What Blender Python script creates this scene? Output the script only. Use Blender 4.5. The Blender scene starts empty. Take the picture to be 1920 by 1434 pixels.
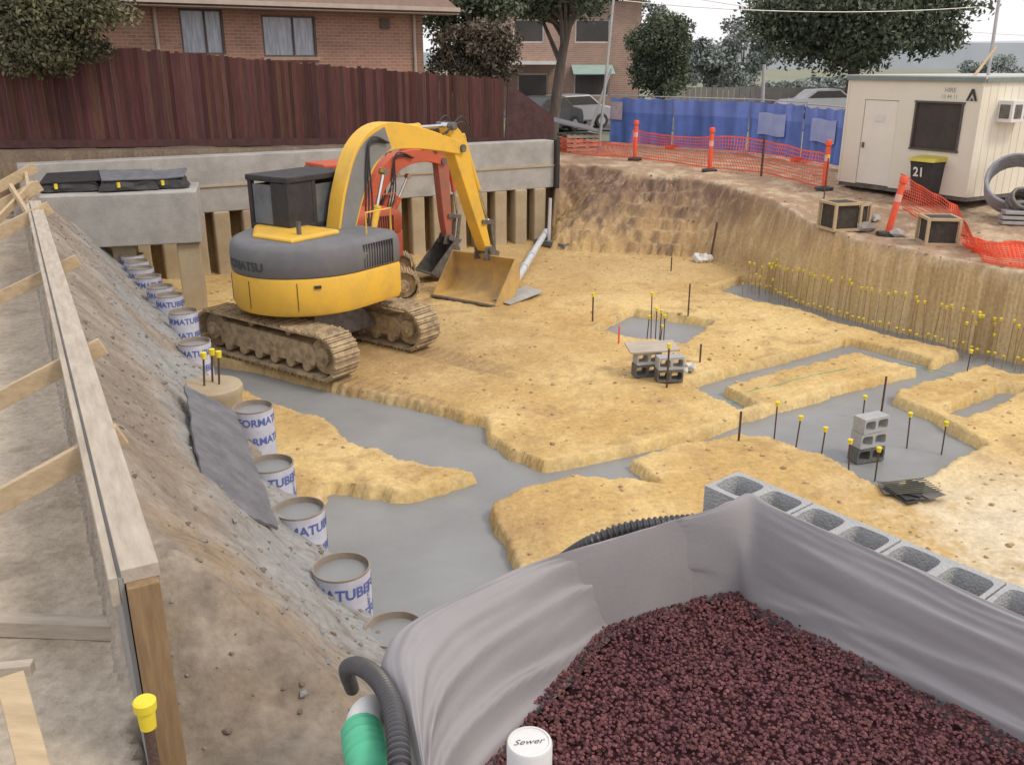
import bpy, bmesh, math, random
import numpy as np
from mathutils import Vector, Matrix
random.seed(7); np.random.seed(7)
S=bpy.context.scene; COL=S.collection
PI=math.pi
# ---------------- camera model
F=1700.0; TH=math.radians(19.4); CT,ST=math.cos(TH),math.sin(TH); H=4.5
def ray(px,py):
    x=(px-960)/F; u=(717-py)/F
    return Vector((x, CT+u*ST, -ST+u*CT))
def P(px,py,z=0.0):
    r=ray(px,py); t=(z-H)/r.z
    return Vector((r.x*t, r.y*t, z))
def PD(px,py,Y):
    r=ray(px,py); t=Y/r.y
    return Vector((r.x*t, Y, H+r.z*t))
cam=bpy.data.cameras.new('camera'); co=bpy.data.objects.new('camera',cam); COL.objects.link(co)
co.location=(0,0,H); co.rotation_euler=(PI/2-TH,0,0); cam.sensor_width=36; cam.lens=F/1920*36
cam.clip_start=.05; cam.clip_end=3000; S.camera=co
S.view_settings.view_transform='Standard'; S.view_settings.look='None'; S.view_settings.exposure=0
# ---------------- mesh builder
class MB:
    def __init__(s): s.v=[]; s.f=[]; s.c=[]
    def add(s,vs,fs,col=None):
        o=len(s.v); s.v+=[tuple(v) for v in vs]; s.f+=[tuple(i+o for i in f) for f in fs]; s.c+=[col or (1,1,1)]*len(fs)
    def box(s,c,size,rz=0,R=None,col=None):
        hx,hy,hz=size[0]/2,size[1]/2,size[2]/2; c=Vector(c)
        M=R if R is not None else Matrix.Rotation(rz,3,'Z')
        vs=[c+M@Vector((x*hx,y*hy,z*hz)) for x in(-1,1) for y in(-1,1) for z in(-1,1)]
        s.add(vs,[(0,1,3,2),(4,6,7,5),(0,4,5,1),(2,3,7,6),(0,2,6,4),(1,5,7,3)],col)
    def beam(s,a,b,w,h,col=None,up=(0,0,1)):
        a=Vector(a); b=Vector(b); x=(b-a); L=x.length; x.normalize(); up=Vector(up)
        y=up.cross(x)
        if y.length<1e-4: y=Vector((0,1,0)).cross(x)
        y.normalize(); z=x.cross(y)
        R=Matrix((x,y,z)).transposed()
        s.box((a+b)/2,(L,w,h),R=R,col=col)
    def tube(s,pts,r,seg=10,cap=True,col=None):
        pts=[Vector(p) for p in pts]; n=len(pts)
        rs=r if isinstance(r,(list,tuple)) else [r]*n
        vs=[]; fs=[]; t0=(pts[1]-pts[0]).normalized()
        u=t0.cross(Vector((0,0,1)))
        if u.length<1e-3: u=t0.cross(Vector((0,1,0)))
        u.normalize()
        for i in range(n):
            t=(pts[min(i+1,n-1)]-pts[max(i-1,0)]).normalized()
            u=(u-t*u.dot(t)).normalized(); w=t.cross(u)
            for k in range(seg):
                a=2*PI*k/seg; vs.append(pts[i]+(u*math.cos(a)+w*math.sin(a))*rs[i])
        for i in range(n-1):
            for k in range(seg):
                k2=(k+1)%seg; fs.append((i*seg+k,i*seg+k2,(i+1)*seg+k2,(i+1)*seg+k))
        if cap: fs.append(tuple(range(seg))[::-1]); fs.append(tuple((n-1)*seg+k for k in range(seg)))
        s.add(vs,fs,col)
    def cyl(s,a,b,r,seg=16,r2=None,col=None): s.tube([a,b],[r,r if r2 is None else r2],seg,True,col)
    def prism(s,poly,a,b,plane='xz',col=None):
        n=len(poly)
        if plane=='xz': vs=[(x,a,z) for x,z in poly]+[(x,b,z) for x,z in poly]
        elif plane=='xy': vs=[(x,y,a) for x,y in poly]+[(x,y,b) for x,y in poly]
        else: vs=[(a,y,z) for y,z in poly]+[(b,y,z) for y,z in poly]
        fs=[tuple(range(n)),tuple(range(n,2*n))[::-1]]+[(i,(i+1)%n,n+(i+1)%n,n+i) for i in range(n)]
        s.add(vs,fs,col)
    def loft(s,rings,cap=True,col=None):
        n=len(rings[0]); vs=[p for r in rings for p in r]; fs=[]
        for i in range(len(rings)-1):
            for k in range(n): fs.append((i*n+k,i*n+(k+1)%n,(i+1)*n+(k+1)%n,(i+1)*n+k))
        if cap: fs.append(tuple(range(n))[::-1]); fs.append(tuple((len(rings)-1)*n+k for k in range(n)))
        s.add(vs,fs,col)
    def lump(s,c,r,col=None,sq=(1,1,1)):
        t=(1+5**.5)/2
        vv=[(-1,t,0),(1,t,0),(-1,-t,0),(1,-t,0),(0,-1,t),(0,1,t),(0,-1,-t),(0,1,-t),(t,0,-1),(t,0,1),(-t,0,-1),(-t,0,1)]
        ff=[(0,11,5),(0,5,1),(0,1,7),(0,7,10),(0,10,11),(1,5,9),(5,11,4),(11,10,2),(10,7,6),(7,1,8),(3,9,4),(3,4,2),(3,2,6),(3,6,8),(3,8,9),(4,9,5),(2,4,11),(6,2,10),(8,6,7),(9,8,1)]
        a=random.random()*6.28; ca,sa=math.cos(a),math.sin(a); out=[]
        for x,y,z in vv:
            k=r/1.9*random.uniform(.65,1.2); x,y,z=x*k*sq[0],y*k*sq[1],z*k*sq[2]
            out.append((c[0]+x*ca-y*sa,c[1]+x*sa+y*ca,c[2]+z))
        s.add(out,ff,col)
    def xf(s,M,start=0):
        s.v=s.v[:start]+[tuple(M@Vector(v)) for v in s.v[start:]]
    def build(s,name,mat,parent=None,bevel=0,smooth=False,ang=40,recalc=True):
        me=bpy.data.meshes.new(name); me.from_pydata(s.v,[],s.f)
        if any(c!=(1,1,1) for c in s.c):
            at=me.color_attributes.new('Col','FLOAT_COLOR','CORNER')
            arr=np.ones((len(me.loops),4),dtype=np.float32); tot=np.array([len(f) for f in s.f])
            arr[:,:3]=np.repeat(np.array(s.c,dtype=np.float32),tot,axis=0)
            at.data.foreach_set('color',arr.ravel())
        if recalc:
            b=bmesh.new(); b.from_mesh(me); bmesh.ops.recalc_face_normals(b,faces=b.faces); b.to_mesh(me); b.free()
        if smooth:
            me.polygons.foreach_set('use_smooth',[True]*len(me.polygons)); me.set_sharp_from_angle(angle=math.radians(ang))
        me.materials.append(mat); o=bpy.data.objects.new(name,me); COL.objects.link(o)
        if parent: o.parent=parent
        if bevel:
            m=o.modifiers.new('b','BEVEL'); m.width=bevel; m.segments=2; m.limit_method='ANGLE'
        return o
def tag(o,label,cat,group=None):
    o['label']=label; o['category']=cat
    if group: o['group']=group
    return o
def thing(name,label,cat,loc=(0,0,0),rz=0,group=None,scale=1):
    o=bpy.data.objects.new(name,None); COL.objects.link(o); o.location=loc; o.rotation_euler=(0,0,rz); o.scale=(scale,)*3
    o.empty_display_size=.1
    return tag(o,label,cat,group)
def struct(o,kind='structure'): o['kind']=kind; return o
def dup(root,loc,rz=None,label=None,group=None,scale=None):
    r=root.copy(); COL.objects.link(r); r.location=loc
    if rz is not None: r.rotation_euler=(0,0,rz)
    if label: r['label']=label
    if group: r['group']=group
    if scale: r.scale=scale
    for ch in list(root.children):
        c=ch.copy(); COL.objects.link(c); c.parent=r
        for g in ch.children:
            d=g.copy(); COL.objects.link(d); d.parent=c
    return r
# ---------------- materials
def mat(name,c1,c2=None,scale=4,rough=.8,bump=.0,bscale=30,metal=0,lo=.35,hi=.65,stretch=(1,1,1),attr=False,detail=6,alpha=1,spec=.3):
    m=bpy.data.materials.new(name); m.use_nodes=True; nt=m.node_tree; N=nt.nodes; L=nt.links
    b=N['Principled BSDF']; b.inputs['Roughness'].default_value=rough; b.inputs['Metallic'].default_value=metal
    b.inputs['Specular IOR Level'].default_value=spec
    tc=N.new('ShaderNodeTexCoord'); mp=N.new('ShaderNodeMapping'); mp.inputs['Scale'].default_value=stretch
    L.new(tc.outputs['Object'],mp.inputs['Vector'])
    nz=N.new('ShaderNodeTexNoise'); nz.inputs['Scale'].default_value=scale; nz.inputs['Detail'].default_value=detail; nz.inputs['Roughness'].default_value=.65
    L.new(mp.outputs['Vector'],nz.inputs['Vector'])
    cr=N.new('ShaderNodeValToRGB'); c2=c2 or tuple(x*.8 for x in c1)
    cr.color_ramp.elements[0].position=lo; cr.color_ramp.elements[1].position=hi
    cr.color_ramp.elements[0].color=(*c2,1); cr.color_ramp.elements[1].color=(*c1,1)
    L.new(nz.outputs['Fac'],cr.inputs['Fac']); out=cr.outputs['Color']
    if attr:
        a=N.new('ShaderNodeAttribute'); a.attribute_name='Col'
        mx=N.new('ShaderNodeMix'); mx.data_type='RGBA'; mx.blend_type='MULTIPLY'; mx.inputs['Factor'].default_value=1
        L.new(out,mx.inputs['A']); L.new(a.outputs['Color'],mx.inputs['B']); out=mx.outputs['Result']
    L.new(out,b.inputs['Base Color'])
    if bump:
        n2=N.new('ShaderNodeTexNoise'); n2.inputs['Scale'].default_value=bscale; n2.inputs['Detail'].default_value=5
        L.new(mp.outputs['Vector'],n2.inputs['Vector'])
        bp=N.new('ShaderNodeBump'); bp.inputs['Strength'].default_value=bump; bp.inputs['Distance'].default_value=.02
        L.new(n2.outputs['Fac'],bp.inputs['Height']); L.new(bp.outputs['Normal'],b.inputs['Normal'])
    b.inputs['Alpha'].default_value=alpha
    return m
def brickmat(name,c1,c2,mortar):
    m=bpy.data.materials.new(name); m.use_nodes=True; nt=m.node_tree; N=nt.nodes; L=nt.links; b=N['Principled BSDF']; b.inputs['Roughness'].default_value=.9
    tc=N.new('ShaderNodeTexCoord'); sp=N.new('ShaderNodeSeparateXYZ'); L.new(tc.outputs['Object'],sp.inputs[0])
    ad=N.new('ShaderNodeMath'); L.new(sp.outputs[0],ad.inputs[0]); L.new(sp.outputs[1],ad.inputs[1])
    cb=N.new('ShaderNodeCombineXYZ'); L.new(ad.outputs[0],cb.inputs[0]); L.new(sp.outputs[2],cb.inputs[1])
    br=N.new('ShaderNodeTexBrick'); br.inputs['Scale'].default_value=1; br.inputs['Brick Width'].default_value=.24; br.inputs['Row Height'].default_value=.086
    br.inputs['Mortar Size'].default_value=.009; br.inputs['Color1'].default_value=(*c1,1); br.inputs['Color2'].default_value=(*c2,1); br.inputs['Mortar'].default_value=(*mortar,1)
    L.new(cb.outputs[0],br.inputs['Vector'])
    nz=N.new('ShaderNodeTexNoise'); nz.inputs['Scale'].default_value=1.3; nz.inputs['Detail'].default_value=5; L.new(tc.outputs['Object'],nz.inputs['Vector'])
    mr=N.new('ShaderNodeMapRange'); mr.inputs['To Min'].default_value=.65; mr.inputs['To Max'].default_value=1.25; L.new(nz.outputs['Fac'],mr.inputs['Value'])
    mx=N.new('ShaderNodeMix'); mx.data_type='RGBA'; mx.blend_type='MULTIPLY'; mx.inputs['Factor'].default_value=1
    L.new(br.outputs['Color'],mx.inputs['A']); L.new(mr.outputs[0],mx.inputs['B']); L.new(mx.outputs['Result'],b.inputs['Base Color'])
    return m
conc=mat('cast_concrete',(.43,.42,.40),(.32,.31,.295),2.2,.85,.3,25)
conc_o=mat('stained_concrete',(.49,.42,.30),(.38,.30,.20),1.2,.9,.3,14)
wetc=mat('fresh_concrete',(.285,.295,.30),(.22,.226,.23),.9,.42,.12,18,lo=.3,hi=.7,spec=.4)
pine=mat('pine_timber',(.55,.43,.28),(.42,.32,.20),3,.75,.15,20,stretch=(1,8,8))
pine_g=mat('grey_pine',(.52,.46,.38),(.38,.33,.27),3,.8,.15,20,stretch=(1,6,6))
ply=mat('grey_plywood',(.34,.34,.34),(.25,.25,.25),3,.7,.1,12)
ochre=mat('ochre_timber',(.33,.225,.12),(.23,.15,.085),4,.8,.15,20,stretch=(8,8,1))
blockm=mat('block_concrete',(.47,.48,.48),(.37,.38,.39),18,.95,.6,90,lo=.3,hi=.7)
blockd=mat('dark_block',(.17,.165,.16),(.11,.11,.11),10,.9,.4,80)  # darker block tone, used for the lowest blocks of the stacks
yel=mat('yellow_paint',(.76,.46,.06),(.58,.37,.08),2.5,.5,.05,20,lo=.25,hi=.55,spec=.4)
yeld=mat('dirty_yellow',(.58,.39,.14),(.40,.28,.14),2.2,.65,.15,20,lo=.35,hi=.6)
red=mat('orange_red_paint',(.60,.12,.06),(.46,.11,.06),3,.55,.05,20,spec=.4)
redd=mat('dirty_orange_paint',(.45,.13,.09),(.28,.14,.10),3,.6,.1,20)
grey=mat('slate_grey_paint',(.14,.145,.165),(.18,.178,.18),3,.6,.05,20,spec=.35)
blackm=mat('black_paint',(.035,.032,.037),(.05,.047,.047),5,.55,.05,20)
steel=mat('worn_steel',(.2,.19,.18),(.11,.10,.095),8,.5,.2,30,metal=.3)
chrome=mat('chrome_rod',(.7,.7,.7),(.6,.6,.6),5,.2,0,metal=1)
trackm=mat('clay_caked_track',(.50,.39,.24),(.25,.19,.13),7,.85,.4,25,lo=.35,hi=.6)
glassm=mat('cab_glass',(.16,.18,.20),(.09,.10,.115),1.5,.1,0,spec=.7,alpha=.93)
rubber=mat('black_rubber',(.04,.04,.043),(.055,.055,.055),8,.55)
ribm=mat('black_ribbed_plastic',(.065,.065,.075),(.05,.05,.055),8,.4,spec=.6)
cardb=mat('white_card_tube',(.56,.58,.68),(.44,.46,.56),5,.6,.05,20)
cardin=mat('brown_card_edge',(.34,.29,.24),(.25,.2,.16),6,.8)
bluep=mat('blue_print',(.09,.12,.36),(.11,.15,.42),4,.5)
rebar=mat('rusty_rebar',(.13,.08,.06),(.08,.055,.045),20,.8,.4,120)
rebarl=mat('light_rust_rebar',(.38,.27,.14),(.27,.19,.10),20,.8,.4,120)
capy=mat('yellow_plastic',(.83,.68,.05),(.73,.58,.05),8,.5)
orp=mat('orange_plastic',(.85,.12,.06),(.75,.11,.05),8,.5)
pinkp=mat('orange_netting',(.95,.16,.08),(.85,.13,.07),3,.6)
whitep=mat('white_plastic',(.75,.75,.74),(.65,.65,.64),6,.45)
greenp=mat('green_plastic',(.10,.48,.28),(.08,.40,.24),6,.45)
silver=mat('grey_pipe_plastic',(.6,.62,.66),(.48,.5,.53),5,.4)
plast=mat('grey_membrane',(.335,.32,.33),(.28,.27,.28),1.0,.62,.08,60,spec=.3)
fencem=mat('red_stained_paling',(.098,.038,.036),(.062,.027,.028),3,.9,.2,20,stretch=(5,5,.6),attr=True)
brick=brickmat('orange_brick',(.42,.215,.14),(.33,.17,.11),(.38,.32,.28))
brick2=brickmat('tan_brick',(.40,.25,.19),(.33,.21,.16),(.4,.34,.3))
tilem=mat('roof_tile',(.24,.15,.12),(.17,.12,.10),8,.85,.4,20)
trimm=mat('beige_trim',(.48,.40,.34),(.40,.34,.28),4,.6)
paneh=mat('curtained_glass',(.44,.47,.53),(.24,.26,.30),1.5,.15,0,stretch=(9,1,1),spec=.6)
darkpane=mat('dark_glass',(.08,.072,.065),(.06,.055,.055),3,.3,spec=.4)
cream=mat('cream_panel',(.78,.74,.62),(.72,.68,.57),1.2,.5,.02,20,lo=.3,hi=.7)
roofg=mat('green_grey_trim',(.22,.27,.26),(.18,.23,.22),4,.5)
bluef=mat('blue_shade_cloth',(.13,.21,.54),(.10,.16,.44),1.5,.8,.2,5,attr=True)
barkm=mat('tree_bark',(.17,.14,.12),(.11,.09,.08),4,.9,.5,20,stretch=(2,2,.5))
galv=mat('galvanised_steel',(.5,.5,.5),(.4,.4,.4),6,.45,metal=.5)
asph=mat('asphalt',(.15,.15,.15),(.12,.12,.12),5,.9,.2,60)
slabm=mat('slate_board',(.19,.19,.21),(.12,.125,.14),5,.6,.3,15)
bagm=mat('white_bag',(.7,.7,.68),(.6,.6,.58),6,.5,.3,10)
def leafm(n,c1,c2): return mat(n,c1,c2,1.2,.7,attr=True,lo=.3,hi=.7)
# ---------------- numpy noise and polygon distance
def vn(x,y,seed=0):
    T=np.random.RandomState(seed).rand(256,256)
    xi=np.floor(x).astype(int); yi=np.floor(y).astype(int); fx=x-xi; fy=y-yi
    fx=fx*fx*(3-2*fx); fy=fy*fy*(3-2*fy); a=xi%256; b=yi%256; a1=(a+1)%256; b1=(b+1)%256
    return (T[a,b]*(1-fx)+T[a1,b]*fx)*(1-fy)+(T[a,b1]*(1-fx)+T[a1,b1]*fx)*fy
def fbm(x,y,seed=0,o=4):
    r=0; a=.5; n=0
    for i in range(o): r=r+a*vn(x*2**i+i*17.3,y*2**i+i*9.1,seed+i); n+=a; a*=.55
    return r/n
def sdf(X,Y,poly):
    d=np.full(X.shape,1e9); ins=np.zeros(X.shape,bool); n=len(poly)
    for i in range(n):
        ax,ay=poly[i][0],poly[i][1]; bx,by=poly[(i+1)%n][0],poly[(i+1)%n][1]
        ex,ey=bx-ax,by-ay; t=np.clip(((X-ax)*ex+(Y-ay)*ey)/(ex*ex+ey*ey+1e-12),0,1)
        d=np.minimum(d,(X-ax-t*ex)**2+(Y-ay-t*ey)**2)
        if ay!=by: ins^=((ay>Y)!=(by>Y))&(X<(bx-ax)*(Y-ay)/(by-ay)+ax)
    d=np.sqrt(d); return np.where(ins,-d,d)
def smooth(t): t=np.clip(t,0,1); return t*t*(3-2*t)
# ---------------- key lines
NV=(.88,.476); DV=(-.476,.88)
BW0=Vector((-8.1,19.4)); BWd=Vector((.874,.487)).normalized(); BWL=10.45
base_px=[(1040,468),(1180,478),(1300,484),(1400,505),(1450,535),(1560,580),(1760,632),(1900,668),(2050,702)]
PIT=[(1.0,24.9)]+[tuple(P(a,b,0)[:2]) for a,b in base_px]+[(14,7),(14,-5),(-12,-5),(-12,17.9),(-8.6,19.65)]
BWID=.235
BA=Vector((1.03,3.75)); BD=Vector((.623,-.782)).normalized(); BP=Vector((BD.y,-BD.x))
def bw(s,y): v=BA+BD*s+BP*y; return (v.x,v.y)
st=[(bw(4.3,.205),bw(4.3,.36),1),(bw(1.6,.205),bw(1.6,.36),1),(bw(1.22,.21),bw(1.22,.36),1),(bw(.9,.20),bw(.92,.36),1),
    (bw(.62,.205),bw(.68,.36),1),(bw(.40,.20),bw(.50,.36),1),(bw(.18,.19),bw(.38,.37),.6)]
for o,i in [((1335,968),(1380,1100)),((1200,1012),(1290,1114)),((1080,1048),(1195,1142)),((940,1090),(1120,1182)),((800,1148),(1070,1248)),((715,1192),(985,1325)),((706,1240),(905,1425)),((742,1312),(850,1520)),((775,1430),(820,1640)),((812,1600),(850,1850))]:
    st.append((tuple(P(*o,2.77)[:2]),tuple(P(*i,2.43)[:2]),0))
GP=[s[1] for s in st]+[(-.6,.8),(-2,.5),(-9,.4),(-9,-9),(9,-9),(9,-3)]
trench=[
 [(300,660),(400,688),(480,700),(640,742),(770,768),(905,803),(908,832),(950,862),(1022,890),(1110,873),(1330,824),(1400,797),(1420,815),(1395,824),(1300,838),(1240,852),(1168,878),(1224,920),(1190,912),(1080,905),(965,932),(908,972),(925,1010),(955,1068),(1000,1250),(600,1300),(570,1030),(620,928),(770,948),(910,902),(810,885),(660,842),(620,802),(520,772),(420,725),(330,700)],
 [(1395,795),(1480,772),(1600,737),(1680,738),(1668,758),(1740,790),(1842,850),(1780,878),(1730,905),(1640,925),(1560,872),(1440,828),(1390,828)],
 [(1290,732),(1345,715),(1480,680),(1580,650),(1595,655),(1600,672),(1480,700),(1345,738),(1410,772),(1385,782)],
 [(1590,648),(1740,688),(1725,704),(1580,668)],
 [(1560,745),(1720,708),(1830,662),(1890,668),(1850,690),(1690,742),(1600,750)],
 [(1770,782),(1880,738),(1925,742),(1800,796)],
 [(1115,630),(1188,594),(1332,614),(1278,656)],
 [(1340,552),(1395,530),(1450,548),(1500,570),(1620,606),(1780,645),(1920,680),(1990,712),(1900,716),(1800,672),(1600,622),(1480,588),(1400,570)],
]
trench=[[tuple(P(a,b,-.14)[:2]) for a,b in t] for t in trench]
EXC=(-3.2,14.45); TU=(.815,-.58)
def terrain(X,Y,full=False):
    q=NV[0]*X+NV[1]*Y; al=DV[0]*X+DV[1]*Y; mm=-BWd.y*(X-BW0.x)+BWd.x*(Y-BW0.y)
    n1=fbm(X*.35,Y*.35,1); n2=fbm(X*1.6,Y*1.6,5); n3=fbm(X*6,Y*6,9)
    zr=np.interp(Y,[12,17,24,30],[1.24,1.36,1.72,1.75])+.12*(n2-.5)+.05*(n3-.5)
    yw=smooth((1.5-X)/.6)*smooth(mm/.3+.5)
    bwz=((X<1.15)&(mm>-.4)).astype(float)
    zy=2.45-.035*X+.1*(n2-.5)
    zU=zr*(1-yw)+zy*yw
    zU=np.where(Y>30,zU-.12*(n2-.5),zU)
    sd=sdf(X,Y,PIT)
    wid=np.interp(X,[.9,1.6,4.5,6.2],[.9,2.1,1.9,.26])*(1-bwz)+.15*bwz
    wob=((n2-.5)*.6+(n3-.5)*.28)*(1-bwz)
    t=np.clip((sd+wob*np.minimum(wid,.9)*.8)/wid,0,1)
    bank=zU*np.clip(np.power(t,.7),0,1)
    stp=smooth((1.0-np.abs(X-3.7))/.5)*(Y>20)*.95
    b2=bank+.10*(n3-.5)+.08*(n2-.5); zq=(np.floor(b2/.27)+smooth((b2/.27-np.floor(b2/.27)-.6)/.4))*.27
    bank=np.where((t>0)&(t<1),bank*(1-stp)+zq*stp,bank)+.12*(n3-.5)*((t>0)&(t<1))
    fl=.07*(n1-.5)+.08*(n2-.5)+.035*(n3-.5)
    u=(X-EXC[0])*TU[0]+(Y-EXC[1])*TU[1]; v=-(X-EXC[0])*TU[1]+(Y-EXC[1])*TU[0]
    trk=smooth((.30-np.abs(np.abs(v)-.94))/.08)*smooth((u-1.2)/.3)*smooth((3.6-u+.8*(n2-.5))/.6)
    fl=fl+trk*(.016*np.sin(u*2*PI/.17)-.02)
    fl=np.maximum(fl,-.07)
    h=np.maximum(fl,np.where(sd>-.1*(1-bwz),bank,-1))
    L=np.interp(q+.24*(n2-.5)+.08*(n3-.5),[.1,.3,.9,1.4,1.78,2.05],[2.42,2.35,1.72,1.08,.78,0])
    ncap=1.45+.8*smooth((al-3.25)/1.3)+.4*smooth((al-4.5)/1.5)
    L=np.minimum(L,ncap+.15*(n2-.5))
    L=np.where(q<.1,np.where(al>3.3,1.75,1.45)+.02*(n3-.5),L); L=L+.14*(n3-.5)*(q>.1)
    L=np.where(q>2.1,-1,L); 
    h=np.where(Y<17.6,np.maximum(h,L),h)
    tr=np.full(X.shape,9.)
    m=(sd<.4)&(q>1.2)
    for T in trench: tr[m]=np.minimum(tr[m],sdf(X[m],Y[m],T))
    te=smooth((tr-.03+.09*(n3-.5)+.05*(n2-.5))/.07+.4)
    h=np.where(m&(h<.9),h*te+(-.32)*(1-te)*(q>1.95)+h*(1-te)*(q<=1.95),h)
    g=sdf(X,Y,GP); gm=smooth(-(g-.05)/.08)
    h=h*(1-gm)+2.39*gm
    if full: return h,dict(q=q,mm=mm,n1=n1,n2=n2,n3=n3,sd=sd,t=t,yw=np.maximum(yw,bwz*(sd>0)),tr=tr,g=g,m=m,al=al,trk=trk)
    return h
def grid(a,b,step,lo,hi,gr=1.22):
    c=list(np.arange(a,b,step)); s=step; l=[];x=a
    while x>lo: s*=gr; x-=s; l.append(x)
    s=step; r=[]; x=c[-1]
    while x<hi: s*=gr; x+=s; r.append(x)
    return l[::-1]+c+r
xs=grid(-9.2,11.5,.045,-900,900)
ys=[y for y in grid(2.0,6.5,.032,-80,6.4) if y<6.5]+[y for y in grid(6.55,26.5,.05,6.54,1500) if y>=6.55]
GX,GY=np.meshgrid(np.array(xs),np.array(ys)); sh=GX.shape
gx,gy=GX.ravel(),GY.ravel()
h,I=terrain(gx,gy,True)
def lerp(a,b,t): return a+(b-a)*t[:,None]
C=lambda *c: np.array(c)[None,:]
one=np.ones((len(gx),3))
nA=fbm(gx*.8,gy*.8,31); nB=fbm(gx*3.5,gy*3.5,41); nC=fbm(gx*11,gy*11,51,3)
col=lerp(C(.53,.36,.145),C(.67,.50,.235),smooth((nA-.3)*2.2))
col=lerp(col,C(.40,.26,.12)*one,.6*smooth((nB-.52)*4))
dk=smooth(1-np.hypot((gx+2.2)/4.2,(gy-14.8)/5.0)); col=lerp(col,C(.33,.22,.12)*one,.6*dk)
col=lerp(col,C(.27,.18,.10)*one,.5*I['trk'])
fd_=smooth((gy-17)/4); col=lerp(col,C(.45,.31,.15)*one,.6*fd_)
wl=smooth((gx-3.0)/2.0)*smooth((10.8-gy)/2.5); col=lerp(col,C(.66,.60,.47)*one,.75*wl*smooth((nA+.5*nC-.45)*3))
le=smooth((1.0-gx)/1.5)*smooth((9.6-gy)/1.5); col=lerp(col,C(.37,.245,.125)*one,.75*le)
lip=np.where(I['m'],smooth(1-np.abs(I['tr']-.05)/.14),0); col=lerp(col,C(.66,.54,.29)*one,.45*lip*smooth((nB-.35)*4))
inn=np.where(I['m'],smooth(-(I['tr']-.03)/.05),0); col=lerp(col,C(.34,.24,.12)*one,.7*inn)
bk=smooth(I['sd']/.25+.2); bt=np.clip(h/1.8,0,1)
rightb=smooth((gx-5)/1.5)
bcl=lerp(C(.42,.29,.155)*one,C(.66,.50,.25)*one,rightb); bch=lerp(C(.215,.14,.10)*one,C(.46,.325,.18)*one,rightb)
bc=bcl+(bch-bcl)*smooth((bt+.35*(nB-.5))*1.7-.40)[:,None]
bc=lerp(bc,C(.15,.10,.075)*one,.65*smooth((nB-.5)*4)*smooth((6-gx)/2)); bc=lerp(bc,C(.66,.54,.34)*one,.5*smooth((nC-.55)*5)*(.4+.6*rightb))
bc=lerp(bc,C(.34,.23,.12)*one,.45*smooth((.42-nC)*6)*rightb)
col=lerp(col,bc,bk)
up=smooth((I['t']-.97)/.03)*bk; uc=lerp(C(.36,.25,.165),C(.50,.40,.28),smooth((nB-.4)*3)); uc=lerp(uc,C(.24,.16,.11)*one,.6*smooth((nA-.5)*5))
col=lerp(col,uc,up)
yc=lerp(C(.11,.085,.07),C(.2,.16,.12),nB); col=lerp(col,yc,I['yw']*bk)
far=smooth((gy-29)/2); fc=lerp(C(.26,.25,.2),C(.2,.23,.15),nA); col=lerp(col,fc,far)
lb=smooth((2.2-I['q'])/.3)*(gy<17.6)
lc=lerp(C(.25,.21,.17),C(.35,.305,.255),smooth((nB-.35)*2.5)); lc=lerp(lc,C(.32,.235,.15)*one,.8*smooth((nA-.42)*5)*smooth((6-gy)/2))
sl=smooth((I['q']-.65)/.4+1.1*(nB-.5)); lc=lerp(lc,C(.30,.31,.315)*one,.85*sl*smooth((gy-3.4)/1.5)*smooth((nA-.25)*4))
lc=lerp(lc,C(.15,.125,.105)*one,.6*smooth((nC-.55)*5))
col=lerp(col,lc,lb)
sb=(I['q']<.12)&(gy<17); sc_=lerp(C(.50,.44,.36),C(.41,.35,.28),smooth((nA-.35)*3)); sc_=lerp(sc_,C(.30,.25,.19)*one,.5*smooth((nB-.55)*5)); col=np.where(sb[:,None],sc_,col)
gi=I['g']<.08; col=np.where(gi[:,None],C(.07,.025,.03),col)
col=col*(.86+.28*nC[:,None])
me=bpy.data.meshes.new('ground'); nx,ny=sh[1],sh[0]
idx=np.arange(nx*ny).reshape(ny,nx)
fa=np.stack([idx[:-1,:-1],idx[:-1,1:],idx[1:,1:],idx[1:,:-1]],-1).reshape(-1,4)
me.vertices.add(nx*ny); me.vertices.foreach_set('co',np.stack([gx,gy,h],-1).ravel().astype(np.float32))
me.loops.add(fa.size); me.loops.foreach_set('vertex_index',fa.ravel().astype(np.int32))
me.polygons.add(len(fa)); me.polygons.foreach_set('loop_start',np.arange(0,fa.size,4,dtype=np.int32)); me.update(calc_edges=True)
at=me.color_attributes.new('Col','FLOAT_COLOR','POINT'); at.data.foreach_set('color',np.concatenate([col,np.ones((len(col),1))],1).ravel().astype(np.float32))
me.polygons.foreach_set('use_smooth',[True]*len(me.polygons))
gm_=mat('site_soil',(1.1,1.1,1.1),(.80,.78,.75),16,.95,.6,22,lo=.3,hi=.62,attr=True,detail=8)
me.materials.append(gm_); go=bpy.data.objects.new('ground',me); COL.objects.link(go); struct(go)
def gz(x,y): return float(terrain(np.array([float(x)]),np.array([float(y)]))[0])
m=MB(); m.add([(-8,3.9,-.15),(12,3.9,-.15),(12,21,-.15),(-8,21,-.15)],[(0,1,2,3)]); struct(m.build('concrete_footing',wetc))
m=MB(); m.add([(-60,40,1.80),(120,40,1.80),(120,47,1.80),(-60,47,1.80)],[(0,1,2,3)]); m.build('road',asph); struct(bpy.data.objects['road'])
m=MB()
pts=np.concatenate([np.stack([np.random.uniform(-7,10,4200),np.random.uniform(3.5,25.5,4200)],-1),np.stack([np.random.uniform(-7.5,0,4200),np.random.uniform(3.3,16,4200)],-1)])
z,I2=terrain(pts[:,0],pts[:,1],True)
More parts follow.
